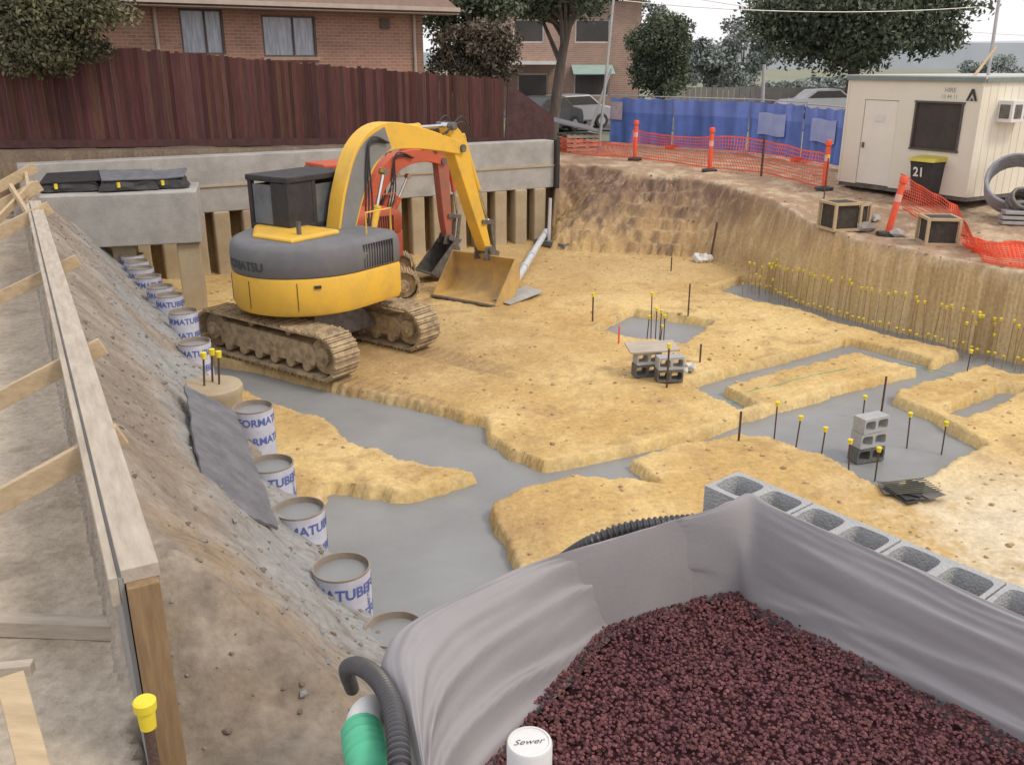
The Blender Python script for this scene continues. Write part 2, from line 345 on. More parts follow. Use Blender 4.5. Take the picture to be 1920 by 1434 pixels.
for kk,((x,y),zz,tr,g,q,sd) in enumerate(zip(pts,z,I2['tr'],I2['g'],I2['q'],I2['sd'])):
    if tr<.05 and q>1.9 or g<.3 or q<.2 or zz>2.3: continue
    if kk>=4200 and q>2.0: continue
    r=random.choice([.008,.011,.015,.02,.032])*random.uniform(.7,1.3)*(1 if q>2 else .85)
    if q<2: c=random.choice([(.25,.215,.18),(.29,.29,.29),(.28,.245,.21),(.2,.165,.14)])
    elif sd>0: c=random.choice([(.42,.3,.2),(.30,.2,.13),(.56,.45,.3)])
    else: c=random.choice([(.54,.40,.2),(.45,.31,.16),(.60,.48,.28),(.38,.27,.15)])
    m.lump((x,y,zz+r*.2),r,c,(1,.8,.6))
rub=mat('rubble',(1,1,1),(.8,.78,.75),20,.95,.3,60,attr=True)
struct(tag(m.build('soil_clods',rub,recalc=False),'loose clods of clay and soil scattered over the pit floor and banks','soil'),'stuff')
# ---------------- scoria gravel
m=MB()
pts=np.stack([np.random.uniform(-.6,2.3,40000),np.random.uniform(1.75,3.5,40000)],-1); sg=sdf(pts[:,0],pts[:,1],GP); mz=vn(pts[:,0]*4,pts[:,1]*4,3)
for (x,y),s_,z_ in zip(pts,sg,mz):
    if s_>.05: continue
    r=random.uniform(.0045,.0105); k=random.uniform(.6,1.3); base=random.choice([(.17,.068,.078),(.145,.06,.072),(.21,.092,.095),(.12,.052,.062),(.19,.08,.078)])
    m.lump((x,y,2.397+.03*z_+random.uniform(0,.014)),r,tuple(c*k for c in base),(1.1,.9,.65))
scor=mat('scoria_stone',(1.15,1.1,1.1),(.75,.75,.75),60,.9,.5,200,attr=True)
struct(tag(m.build('scoria_gravel',scor,recalc=False),'dark red scoria gravel filling the space behind the wrapped wall','gravel'),'stuff')
# ---------------- wrapped wall
K=340; tt=np.linspace(0,len(st)-1,K); SO=np.array([s[0] for s in st]); SI=np.array([s[1] for s in st]); SW=np.array([s[2] for s in st],float)
def sm(a,w=12):
    k=np.hanning(w*2+1); k/=k.sum(); ap=np.concatenate([np.repeat(a[:1],w),a,np.repeat(a[-1:],w)]); return np.convolve(ap,k,'valid')
ii=np.arange(len(st)); ox,oy,ix,iy,ww=[sm(np.interp(tt,ii,a)) for a in (SO[:,0],SO[:,1],SI[:,0],SI[:,1],SW)]
pl=[(-.05,1.0),(-.03,1.9),(-.02,2.4),(-.01,2.6),(0,2.70),(.05,2.755),(.13,2.785),(.22,2.795),(.32,2.79),(.42,2.77),(.51,2.745),(.60,2.71),(.69,2.665),(.78,2.61),(.86,2.55),(.93,2.49),(1,2.42),(1.04,2.36)]
pr=[(.0,2.756),(.0,2.757),(.0,2.758),(.02,2.762),(.06,2.770),(.14,2.780),(.24,2.784),(.32,2.777),(.40,2.760),(.48,2.73),(.56,2.69),(.64,2.64),(.72,2.59),(.79,2.54),(.86,2.50),(.93,2.46),(1,2.42),(1.08,2.35)]
J=72; vj=np.linspace(0,len(pl)-1,J); jj=np.arange(len(pl))
plf=np.interp(vj,jj,[p[0] for p in pl]); plz=np.interp(vj,jj,[p[1] for p in pl]); prf=np.interp(vj,jj,[p[0] for p in pr]); prz=np.interp(vj,jj,[p[1] for p in pr])
UU,VV=np.meshgrid(np.arange(K),np.arange(J),indexing='ij')
W=ww[:,None]; fr=plf*(1-W)+prf*W; zz=plz*(1-W)+prz*W
X=ox[:,None]+(ix-ox)[:,None]*fr; Y=oy[:,None]+(iy-oy)[:,None]*fr
s_arc=np.concatenate([[0],np.cumsum(np.hypot(np.diff((ox+ix)/2),np.diff((oy+iy)/2)))])[:,None]+0*fr
vv=VV/J
cx=s_arc[int(K*6.3/(len(st)-1)),0]; du=s_arc-cx
ph=vv*1.0+.16*np.abs(du)*(vv-.3)
nf=fbm(du*.8+ph*1.0+9,ph*6+np.abs(du)*.5,71,2); rid=np.clip(1-np.abs(2*nf-1)*2.6,-.6,1)
nf2=fbm(du*1.2+5,ph*13+du*.9,81,2); rid2=np.clip(1-np.abs(2*nf2-1)*2.2,-.5,1)
nf3=fbm(du*3+7,vv*4,95,2)
damp=1-.9*np.exp(-(du/.20)**2)
amp=np.clip((VV-14)/14,0,1)*(1-.25*W)*damp
zz=zz+amp*(.022*rid+.008*rid2+.022*(nf3-.5))
gg=np.exp(-(du/.13)**2)*np.clip((VV-14)/10,0,1)
zz=zz+gg*(.022*np.exp(-((fr-.2)/.25)**2)+.006*np.sin(s_arc*48+vv*8)*np.exp(-((fr-.15)/.2)**2))
edge=.010*(fbm(du*7+9,du*0,33,3)-.5)*W*np.clip((18-VV)/8,0,1)
dx=(ix-ox)[:,None]; dy=(iy-oy)[:,None]; dn=np.hypot(dx,dy); off=amp*(.012*rid+.005*rid2)+edge*3-.006*W*np.clip((18-VV)/8,0,1); X=X+dx/dn*off; Y=Y+dy/dn*off
m=MB(); vs=np.stack([X,Y,zz],-1).reshape(-1,3); fs=[(i*J+j,(i+1)*J+j,(i+1)*J+j+1,i*J+j+1) for i in range(K-1) for j in range(J-1)]
m.add([tuple(map(float,v)) for v in vs],fs)
mem=thing('wrapped_retaining_wall','curving low wall wrapped in creased grey plastic membrane around the red gravel','wall',(0,0,0))
m.build('membrane',plast,mem,smooth=True,ang=180,recalc=False)
# ---------------- hollow blocks
def block_mb(m,x0,y0,z0,L=.39,Wd=.19,Hh=.19,cores=2,shell=.032):
    cw=L/cores
    for c in range(cores):
        cx_,cy_=x0+cw*(c+.5),y0+Wd/2; a,b=cw/2,Wd/2; out=[];N_=8
        for k in range(N_): out.append((-a+2*a*k/N_,-b))
        for k in range(N_): out.append((a,-b+2*b*k/N_))
        for k in range(N_): out.append((a-2*a*k/N_,b))
        for k in range(N_): out.append((-a,b-2*b*k/N_))
        def hole(ha,hb):
            r=[]
            for (x,y) in out:
                an=math.atan2(y/b,x/a); c_,s_=math.cos(an),math.sin(an); e=(abs(c_)**5+abs(s_)**5)**(-1/5); r.append((ha*c_*e,hb*s_*e))
            return r
        h1=hole(a-.018,b-shell); h2=hole(a-.028,b-shell-.01); n=len(out)
        T=[(cx_+x,cy_+y,z0+Hh) for x,y in out]; T1=[(cx_+x,cy_+y,z0+Hh) for x,y in h1]; B1=[(cx_+x,cy_+y,z0) for x,y in h2]; B=[(cx_+x,cy_+y,z0) for x,y in out]
        vs=T+T1+B1+B; fs=[]
        for k in range(n):
            k2=(k+1)%n
            fs.append((k,k2,n+k2,n+k)); fs.append((n+k,n+k2,2*n+k2,2*n+k)); fs.append((2*n+k,2*n+k2,3*n+k2,3*n+k))
            mx=(out[k][0]+out[k2][0])/2
            if not ((abs(mx-a)<1e-6 and c<cores-1) or (abs(mx+a)<1e-6 and c>0)): fs.append((k2,k,3*n+k,3*n+k2))
        m.add(vs,fs)
bwall=thing('block_wall','row of grey hollow concrete blocks with open cores beside the red gravel','wall',(BA.x,BA.y,0),math.atan2(BD.y,BD.x))
m=MB(); m.box((2.19,-BWID/2,1.21),(4.38,BWID-.002,2.70)); m.build('lower_wall',blockm,bwall)
m=MB(); block_mb(m,0,-BWID,2.562,Wd=BWID,shell=.03); b0=m.build('block',blockm,bwall)
for k in range(1,11):
    o=b0.copy(); COL.objects.link(o); o.parent=bwall; o.location=(k*.399,random.uniform(-.003,.003),random.uniform(-.002,.002))
def corrug(m,pts,r,pitch=.022):
    pts=[Vector(p) for p in pts]; L=[0]
    for a,b in zip(pts,pts[1:]): L.append(L[-1]+(b-a).length)
    n=int(L[-1]/pitch*4); out=[];rr=[]
    for i in range(n+1):
        s=L[-1]*i/n; j=min(max(k for k in range(len(L)) if L[k]<=s+1e-9),len(pts)-2); f=(s-L[j])/(L[j+1]-L[j]); out.append(pts[j].lerp(pts[j+1],f)); rr.append(r*(1.16 if i%4 in(0,1) else .84))
    m.tube(out,rr,18)
def spline(pts,n=10):
    pts=[Vector(p) for p in pts]; o=[]
    for i in range(len(pts)-1):
        p0=pts[max(i-1,0)];p1=pts[i];p2=pts[i+1];p3=pts[min(i+2,len(pts)-1)]
        for k in range(n):
            t=k/n; o.append(.5*((2*p1)+(p2-p0)*t+(2*p0-5*p1+4*p2-p3)*t*t+(3*p1-p0-3*p2+p3)*t**3))
    o.append(pts[-1]); return o
m=MB(); corrug(m,spline([P(1340,975,2.70),P(1250,980,2.72),P(1170,992,2.70),P(1100,1020,2.62),P(1040,1060,2.4)]),.026,.024); tag(m.build('drainage_pipe',ribm,smooth=True,ang=30),'black corrugated drainage pipe emerging behind the wrapped wall beside the first hollow block','pipe')
m=MB(); corrug(m,spline([P(660,1290,1.9),P(650,1255,2.30),P(672,1248,2.60),P(708,1272,2.74),P(736,1325,2.80),P(748,1420,2.82),P(752,1560,2.75)]),.027,.020); tag(m.build('drainage_pipe',ribm,smooth=True,ang=30),'black corrugated drainage pipe bent over the near left end of the wrapped wall','pipe')
sp=thing('sewer_bend','white pipe bend ending in a green ribbed sleeve below the grey membrane','pipe',P(690,1400,2.3))
o=Vector(sp.location)
m=MB(); m.tube([v-o for v in spline([P(725,1335,2.45),P(700,1332,2.58),P(684,1346,2.64),P(678,1378,2.66)])],.052,20); m.build('pipe',whitep,sp,smooth=True)
m=MB(); pp=spline([P(679,1374,2.665),P(684,1402,2.69),P(694,1440,2.69),P(708,1520,2.62)]); m.tube([v-o for v in pp],[.062 if i%4<2 else .056 for i in range(len(pp))],20); m.build('sleeve',greenp,sp,smooth=True,ang=30)
_tc={}
def text_geo(s,bold=.0):
    k=(s,bold)
    if k in _tc: return _tc[k]
    cu=bpy.data.curves.new('t','FONT'); cu.body=s; cu.size=1; cu.offset=bold; cu.align_x='CENTER'; cu.align_y='CENTER'; cu.resolution_u=3
    ob=bpy.data.objects.new('t',cu); COL.objects.link(ob); dg=bpy.context.evaluated_depsgraph_get(); dg.update()
    me=bpy.data.meshes.new_from_object(ob.evaluated_get(dg)); vs=[tuple(v.co) for v in me.vertices]; fs=[tuple(p.vertices) for p in me.polygons]
    bpy.data.objects.remove(ob); bpy.data.meshes.remove(me); _tc[k]=(vs,fs); return _tc[k]
def put_text(m,s,fn,size,bold=.0):
    vs,fs=text_geo(s,bold); m.add([fn(v[0]*size,v[1]*size) for v in vs],fs)
c=P(993,1388,2.83); sp=thing('sewer_standpipe','short white capped standpipe marked Sewer standing in the red gravel','pipe',(c.x,c.y,2.38))
m=MB(); m.cyl((0,0,-.1),(0,0,.38),.052,28); m.build('pipe',whitep,sp,smooth=True)
m=MB(); m.loft([[(r*math.cos(a*PI/16),r*math.sin(a*PI/16),z) for a in range(32)] for r,z in [(.06,.36),(.06,.442),(.057,.449),(.052,.45),(.052,.446),(.0505,.446)]]); cp=m.build('cap',whitep,sp,smooth=True)
inkm=mat('marker_ink',(.10,.095,.12),(.14,.13,.16),9,.6)
m=MB(); rot=lambda x,y:(x*.92+.35*y,y*.85+.12*x,.4475); put_text(m,'Sewer',rot,.034); m.build('marking',inkm,cp,recalc=False)
# ---------------- card tubes
def make_tube(R,Hh,fill=.05):
    t=thing('column_tube_form','','tube form')
    m=MB(); n=40
    rg=[[(r*math.cos(2*PI*k/n),r*math.sin(2*PI*k/n),z) for k in range(n)] for r,z in [(R,-.5),(R,Hh),(R-.008,Hh),(R-.008,-.5)]]
    m.loft(rg,cap=False); tw=m.build('tube_wall',cardb,t,smooth=True)
    m=MB(); m.loft([[(r*math.cos(2*PI*k/n),r*math.sin(2*PI*k/n),z) for k in range(n)] for r,z in [(R+.001,Hh-.012),(R+.002,Hh+.003),(R-.009,Hh+.003),(R-.0095,Hh-.09)]],cap=False); m.build('rim',cardin,t,smooth=True)
    m=MB(); m.cyl((0,0,-.4),(0,0,Hh-fill),R-.009,32); m.build('concrete_fill',wetc,t,smooth=True)
    Rr=R+.0035
    for a0 in (0,PI):
        m=MB()
        for zc,sz in ((Hh-.12,.115),(Hh-.33,.115)):
            put_text(m,'FORMATUBE',lambda x,y,a0=a0,zc=zc:(Rr*math.cos(a0+x/Rr),Rr*math.sin(a0+x/Rr),zc+y),sz,.022)
        put_text(m,'COLUMN FORM',lambda x,y,a0=a0:(Rr*math.cos(a0+PI/2+y/Rr),Rr*math.sin(a0+PI/2+y/Rr),Hh-.27-x),.05,.012)
        m.build('print',bluep,tw,recalc=False)
    return t
tube0=make_tube(.205,.62)
TP=[((640,1062),'column form tube filled with concrete, nearest fully visible one beside the soil slope',-1.9),((561,952),'printed tube form second nearest in the row, beside the right edge of the slate board',-1.3),
 ((507,868),'printed tube form with broken lettering, just right of the slate board top',-1.75),((474,762),'tall printed tube form standing beside the round pile head with yellow capped bars',-.6),
 ((364,640),'printed tube form directly behind the round pile head',-1.7),((343,583),'printed tube form second behind the round pile head',-1.45)]
for i,((a,b),lab,rz) in enumerate(TP):
    p=P(a,b,1.08); zb=1.08-.62
    if i==0: tube0.location=(p.x,p.y,zb); tube0.rotation_euler=(0,0,rz); tube0['label']=lab; tube0['group']='tube forms in a row'
    else: dup(tube0,(p.x,p.y,zb),rz,lab,'tube forms in a row')
for (a,b) in [(318,556),(300,540),(278,521),(265,505),(256,492),(248,480)]:
    p=P(a,b,1.10); dup(tube0,(p.x,p.y,.51),random.uniform(-3,3),'distant tube form in the far tight run beside the concrete corner wall','far tube forms by the corner')
p=P(740,1178,.92); dup(tube0,(p.x,p.y,.30),.8,'tube form almost hidden behind the grey wrapped wall, only its rim showing','tube forms in a row')
p=P(393,722,1.12); ph_=thing('pile_head','round concrete pile head with three yellow capped bars in the tube row','pile',(p.x,p.y,.0))
m=MB(); m.loft([[(r*(1+.02*math.sin(k*1.7))*math.cos(2*PI*k/36),r*(1+.02*math.sin(k*2.3))*math.sin(2*PI*k/36),z) for k in range(36)] for r,z in [(.33,0),(.33,1.0),(.35,1.03),(.35,1.11),(.335,1.125)]]); m.build('pile',conc_o,ph_,smooth=True)
for dx_,dy_ in [(-.05,-.03),(.1,.02),(.0,.1)]:
    m=MB(); m.cyl((dx_,dy_,1.1),(dx_+.03,dy_,1.47),.012,8); bb=m.build('bar',rebar,ph_)
    m=MB(); m.cyl((dx_+.03,dy_,1.44),(dx_+.033,dy_,1.51),.03,12,.034); m.build('cap',capy,bb,smooth=True)
# ---------------- starter bars
def make_bar(hh,r=.011,mt=rebar,cr=1.0):
    t=thing('starter_bar','','reinforcing bar')
    m=MB(); m.cyl((0,0,-.2),(0,0,hh),r,7); m.build('bar',mt,t)
    m=MB(); m.loft([[(q*cr*math.cos(2*PI*k/10),q*cr*math.sin(2*PI*k/10),z) for k in range(10)] for q,z in [(.024,hh-.035*cr),(.026,hh),(.032,hh+.005),(.032,hh+.022),(.02,hh+.028)]]); m.build('cap',capy,t,smooth=True)
    return t
prot=make_bar(.95,.0095); protl=make_bar(.95,.006,rebarl,.78)
def bar(loc,label,group,sc=1,root=None):
    o=dup(root or prot,loc,random.random()*3,label,group,(1,1,sc)); o.rotation_euler=(random.uniform(-.07,.07),random.uniform(-.07,.07),0)
    for c in o.children:
        if c.name.startswith('cap'): c.scale=(1,1,min(1/sc,3)); c.location=(0,0,.95*(1-min(1/sc,3)))
    return o
bl=[P(a,b,-.1) for a,b in [(1402,545),(1440,548),(1500,575),(1620,612),(1760,648),(1890,682),(1990,712)]]
def along(pts,s):
    L=[0]
    for a,b in zip(pts,pts[1:]): L.append(L[-1]+(b-a).length)
    s*=L[-1]; j=min(max(k for k in range(len(L)) if L[k]<=s+1e-9),len(pts)-2); return pts[j].lerp(pts[j+1],(s-L[j])/(L[j+1]-L[j]))
for k in range(44):
    p=along(bl,k/43)+Vector((random.uniform(-.05,.05)+.05,random.uniform(-.05,.05)+.08,0))
    bar(p,'tall yellow capped starter bar in the row along the foot of the right bank','tall starter bars along the right bank',random.uniform(.68,.78)*(.76+.24*min(1,k/12)),protl)
for k in range(46):
    p=along(bl,k/45)+Vector((-.12,-.16,0))+Vector((random.uniform(-.04,.04),random.uniform(-.03,.03),0))
    bar(p,'short yellow capped bar in the low row along the foot of the right bank','short starter bars along the right bank',random.uniform(.17,.23),protl)
for k in range(12):
    p=P(random.uniform(1800,1900),random.uniform(655,690),-.1); bar(p,'starter bar in the loose cluster where trench and right bank meet','starter bars in the right hand cluster',random.uniform(.4,.8),protl)
for k in range(8):
    p=P(1400+random.uniform(0,50),548+random.uniform(-8,14),-.1); bar(p,'starter bar in the bunch at the far corner of the right bank','starter bars at the far corner',random.uniform(.4,.7),protl)
for (a,b,top) in [(1450,838,750),(1490,852,778),(1537,872,800),(1590,896,822),(1640,902,835),(1765,852,790),(1617,785,742),(1700,840,772),(1810,712,655)]:
    p=P(a,b,-.15); depth=p.y*CT+(H+.15)*ST; bar(p,'yellow capped starter bar standing in the wet concrete pad with the grey block stack','starter bars in the right pad',max(.3,(b-top)/F*depth/.98/.97))
for (a,b,top) in [(1220,648,545),(1212,645,590),(1228,650,575),(1236,648,580),(1244,646,590),(1238,640,610)]:
    p=P(a,b,-.15); depth=p.y*CT+(H+.15)*ST; bar(p,'starter bar in the cluster rising from the square concrete pad','starter bars in the square pad',(b-top)/F*depth/.97)
for pr_ in (prot,protl):
    for ch in list(pr_.children): bpy.data.objects.remove(ch)
    bpy.data.objects.remove(pr_)
def stake(a,b,top,label,mt=rebar,r=.015,z=0,lean=0,capm=None):
    p=P(a,b,z); depth=p.y*CT+(H-z)*ST; hh=(b-top)/F*depth/.96
    t=thing('stake',label,'stake',p); m=MB(); m.cyl((0,0,-.15),(lean,0,hh),r,8); m.build('post',mt,t)
    if capm: m=MB(); m.cyl((lean,0,hh-.02),(lean,0,hh+.05),r*2,10); m.build('cap',capm,t,smooth=True)
stake(1330,490,420,'dark steel stake leaning beside the white bag near the far bank',r=.025,lean=.12)
stake(1111,600,555,'thin stake with yellow cap left of the square concrete pad',capm=capy)
stake(1290,592,533,'dark stake behind the square concrete pad')
stake(1258,510,483,'short stake standing in front of the cut steps')
stake(1160,645,612,'short orange peg at the left corner of the square pad',mt=orp)
stake(1385,825,770,'dark stake at the edge of the main trench')
stake(1250,728,650,'capped stake beside the pair of block stacks',capm=capy)
stake(1312,682,645,'short stake right of the block stacks')
stake(1655,755,705,'dark stake between the trench strips at right')
stake(1427,330,262,'black steel picket in front of the blue fence',z=1.72,r=.03)
stake(1545,370,300,'steel picket with yellow cap near the cabin corner',z=1.65,capm=capy)
stake(1722,600,548,'black post among the starter bars at the right bank',r=.03)
p=P(273,1330,3.05); t=thing('capped_bar','dark steel bar with large yellow safety cap in the near left corner','reinforcing bar',(p.x,p.y,2.0))
m=MB(); m.cyl((0,0,-.8),(0,0,1.05),.013,10); m.build('bar',rebar,t)
m=MB(); m.loft([[(q*math.cos(2*PI*k/20),q*math.sin(2*PI*k/20),z) for k in range(20)] for q,z in [(.019,1.0),(.021,1.05),(.026,1.052),(.027,1.075),(.022,1.08)]]); m.build('cap',capy,t,smooth=True)
# ---------------- formwork wall at left
N0=P(262,1072,2.7); F0=P(66,380,2.7); d=(F0-N0); FL=d.length; az=math.atan2(d.y,d.x)
fw=thing('formwork_wall','long timber and plywood formwork wall running away at the left edge','formwork',(N0.x,N0.y,0),az)
for x0 in np.arange(0,FL,2.4):
    x1=min(x0+2.392,FL); m=MB(); m.box(((x0+x1)/2,.068,2.16),(x1-x0,.018,1.06)); m.build('plywood_sheet',ply,fw)
for x0,x1 in ((0,2.7),(2.705,6.1),(6.105,FL)): m=MB(); m.box(((x0+x1)/2,-.002,2.695),(x1-x0,.135,.06)); m.build('top_plate',pine_g,fw,bevel=.003)
m=MB(); m.box((FL/2,.094,2.64),(FL,.032,.12)); m.build('edge_plate',pine_g,fw,bevel=.003)
for x in np.arange(.08,FL,.6):
    m=MB(); m.box((x,.001,2.14),(.045,.088,1.04)); m.build('stud',ochre,fw)
m=MB(); m.box((-.028,-.003,2.02),(.05,.115,1.30)); m.build('end_post',ochre,fw,bevel=.004)
m=MB(); m.box((FL/2,-.056,2.08),(FL,.018,1.16)); m.build('back_face',ply,fw)
brl=['nearest diagonal timber brace propping the formwork wall','second nearest diagonal timber brace on the formwork wall','third diagonal timber brace along the formwork wall','fourth diagonal timber brace, weathered, along the formwork wall','fifth diagonal brace toward the far end of the formwork','farthest thick diagonal brace at the formwork end']
for i,(px_,py_,z_) in enumerate([(212,822,2.66),(180,655,2.66),(138,492,2.62),(88,392,2.72),(70,350,2.78),(62,316,2.85)]):
    top=P(px_,py_,z_); nn=Vector((-NV[0],-NV[1],0)); bot=top+nn*2.1+Vector((0,.15 if i<3 else -.1,0)); bot.z=1.78
    t=thing('timber_brace',brl[i],'timber brace',bot,group='braces along the formwork wall'); m=MB(); m.beam(Vector((0,0,0)),top-bot+(top-bot).normalized()*.05,.05 if i<3 else .07,.12 if i<3 else .16); m.build('brace',pine,t,bevel=.003)
    m=MB(); m.box((0,0,.0),(.05,.05,.5)); m.build('peg',pine_g,t)
for i,(a,b,c_,d_,lab) in enumerate([(62,345,-60,470,'steep crossing timber in the cluster at the top left of the formwork'),(48,318,60,395,'short upright crossing timber at the far end of the formwork'),(20,350,96,470,'long thin timber crossing the far braces of the formwork')]):
    A=P(a,b,2.8); B=P(c_,d_,2.2 if i!=1 else 2.5); m=MB(); m.beam(A,B,.05,.10); tag(m.build('cross_brace',pine,bevel=.003),lab,'timber brace')
m=MB(); a=P(-60,1168,1.80); b=P(218,1178,1.80); m.beam(a,b,.09,.09); tag(m.build('sill_timber',pine_g,bevel=.004),'weathered timber lying flat across the slab at lower left','timber')
m=MB(); a=P(20,1275,2.45); b=P(85,1520,2.35); m.beam(a,b,.09,.06); tag(m.build('prop_timber',pine,bevel=.004),'pale timber length in the bottom left corner','timber')
m=MB(); a=P(-60,1262,2.2); b=P(62,1250,2.2); m.beam(a,b,.05,.05); tag(m.build('cross_timber',pine_g,bevel=.004),'short grey cross timber at the left edge above the corner timber','timber')
# slate board
q4=[P(335,742,1.55),P(430,790,1.25),P(508,1016,1.18),P(368,962,1.72)]
m=MB(); nrm=(q4[1]-q4[0]).cross(q4[3]-q4[0]).normalized()
if nrm.z<0: nrm=-nrm
N_=14; vs=[]
for i in range(N_+1):
    for j in range(N_+1):
        p=q4[0].lerp(q4[1],i/N_).lerp(q4[3].lerp(q4[2],i/N_),j/N_); e=(.012 if i in(0,N_) or j in(0,N_) else 0); vs.append(p+nrm*.12+Vector((random.uniform(-e,e),random.uniform(-e,e),0)))
vs2=[v-nrm*.02 for v in vs]; n=(N_+1)**2; fs=[]
for i in range(N_):
    for j in range(N_):
        a=i*(N_+1)+j; f=(a,a+1,a+N_+2,a+N_+1); fs.append(f); fs.append(tuple(n+x for x in f[::-1]))
ed=[i*(N_+1) for i in range(N_+1)]+[N_*(N_+1)+j for j in range(1,N_+1)]+[i*(N_+1)+N_ for i in range(N_-1,-1,-1)]+[j for j in range(N_-1,0,-1)]
for a,b in zip(ed,ed[1:]+ed[:1]): fs.append((a,b,n+b,n+a))
m.add(vs+vs2,fs); tag(m.build('slate_board',slabm),'dark grey flat board lying on the soil slope beside the tubes','board')
# ---------------- back retaining wall
rw=thing('retaining_wall','long concrete capping beam on piles along the back of the pit','retaining wall',(BW0.x,BW0.y,0),math.atan2(BWd.y,BWd.x))
m=MB(); m.box((BWL/2-1,.1,2.0),(BWL+2,.5,1.2)); m.build('capping_beam',conc,rw,bevel=.015)
m=MB(); m.box((BWL/2-1,.07,1.97),(BWL+2,.5,.05)); m.build('ledge',conc_o,rw)
p0=None
for k in range(18):
    x=.1+k*.585
    if p0 is None:
        m=MB(); m.loft([[(sx*r*.9,sy*.16,z) for sx,sy in((-1,-1),(1,-1),(1,1),(-1,1))] for r,z in [(.2,-.2),(.19,.6),(.2,1.41)]]); p0=m.build('pile',conc_o,rw,bevel=.04); p0.location=(x,0,0)
    else: o=p0.copy(); COL.objects.link(o); o.parent=rw; o.location=(x+random.uniform(-.03,.03),random.uniform(-.03,.02),0)
m=MB(); m.box((BWL+.05,.1,2.0),(.1,.75,1.25)); m.build('end_board',blackm,rw)
cw=thing('corner_wall','weathered concrete corner wall with a pier at the far end of the tube row','retaining wall',(-5.85,17.0,0),math.radians(196))
m=MB(); m.box((1.55,-.75,1.78),(3.1,1.5,.95)); m.build('beam',conc,cw,bevel=.02)
m=MB(); m.box((.25,-.3,.6),(.42,.42,1.38)); m.build('pier',conc_o,cw,bevel=.02)
m=MB(); m.box((1.4,-.4,.6),(.42,.42,1.38)); m.build('pier',conc_o,cw,bevel=.02)
for i,(a,b,w,dd,hh,lab) in enumerate([(120,362,1.1,.8,.18,'black plastic covered stack on the left of the corner wall'),(225,360,1.0,.8,.20,'black covered stack with grey sheet on top in the middle of the corner wall'),(300,356,.7,.7,.18,'black covered stack nearest the yellow machine on the corner wall')]):
    p=P(a,b,2.26); t=thing('covered_stack',lab,'stack',(p.x,p.y+.45,2.262),math.radians(12+random.uniform(-14,14)))
    m=MB(); rg=[]
    for zc,sc_2 in ((0,1.08),(hh*.35,1.0),(hh*.8,.93),(hh,.8)):
        rg.append([((w/2*sc_2+random.uniform(-.04,.04))*max(-1,min(1,1.35*math.cos(k*PI/10+.1))),(dd/2*sc_2+random.uniform(-.04,.04))*max(-1,min(1,1.35*math.sin(k*PI/10+.1))),zc+random.uniform(0,.03)) for k in range(20)])
    m.loft(rg); m.build('cover',blackm,t,bevel=.01)
    m=MB(); m.box((0,.05,hh+.05),(w*.95,dd*1.1,.02),R=Matrix.Rotation(.10,3,'X')@Matrix.Rotation(random.uniform(-.08,.1),3,'Y')); m.build('sheet',slabm if i else blackm,t)
    m=MB(); m.cyl((-w/2+.3,-dd/2-.03,hh*.4),(-w/2+.3,-dd/2-.03,hh*.4+.09),.03,8); m.build('marker_cap',capy,t)
# ---------------- fence
f0=Vector((-.2,25.6)); fd=Vector((.85,.527)).normalized(); FLn=17
fa_=f0-fd*FLn
fe=thing('paling_fence','tall dark red timber paling fence behind the concrete capping beam','fence',(fa_.x,fa_.y,0),math.atan2(fd.y,fd.x))
m=MB(); x=0
while x<FLn-.05:
    fx=x/FLn; top=5.36-1.28*fx+random.uniform(-.035,.03); bot=2.95-.6*fx
    k=random.uniform(.65,1.4); m.box((x+.048,random.choice([0,.016]),(top+bot)/2),(.094,.015,top-bot),col=(k,k*random.uniform(.9,1.25),k*random.uniform(.85,1.15))); x+=.097
m.build('palings',fencem,fe,recalc=False)
fr_m=mat('fence_rail',(.10,.045,.042),(.06,.03,.03),4)
m=MB(); m.beam((0,-.035,3.1),(FLn,-.035,2.5),.03,.16); m.build('plinth_board',fr_m,fe)
m=MB(); m.prism([(0,2.4),(1.6,2.1),(1.6,3.1),(.1,4.0)],-.02,.02); ob=m.build('end_panel',mat('end_panel_paint',(.10,.05,.05),(.06,.032,.034),4),fe); ob.location=(FLn,0,0)
# ---------------- house one
hr=Vector((-2.6,28.3)); hs=thing('brick_house','orange brick house with two curtained windows behind the red fence','house',(hr.x,hr.y,0),math.atan2(-fd.y,-fd.x))
def wall_open(m,x0,x1,z0,z1,y,holes,th=.2):
    xs_=sorted(set([x0,x1]+[h for a in holes for h in a[:2]])); zs_=sorted(set([z0,z1]+[h for a in holes for h in a[2:]]))
    for i in range(len(xs_)-1):
        for j in range(len(zs_)-1):
            cx_=(xs_[i]+xs_[i+1])/2; cz_=(zs_[j]+zs_[j+1])/2
            if any(a<cx_<b and c<cz_<d_ for a,b,c,d_ in holes): continue
            m.box((cx_,y-th/2,cz_),(xs_[i+1]-xs_[i],th,zs_[j+1]-zs_[j]))
win=[(5.75,6.85,4.7,5.80),(3.25,4.75,4.65,5.70),(10.3,11.6,4.7,5.8)]
wfm=mat('window_frame',(.16,.12,.1),(.12,.09,.08),4)
m=MB(); wall_open(m,0,17,2.2,5.95,0,win); m.box((.1,-4,4.07),(.2,7.55,3.74)); m.build('wall',brick,hs)
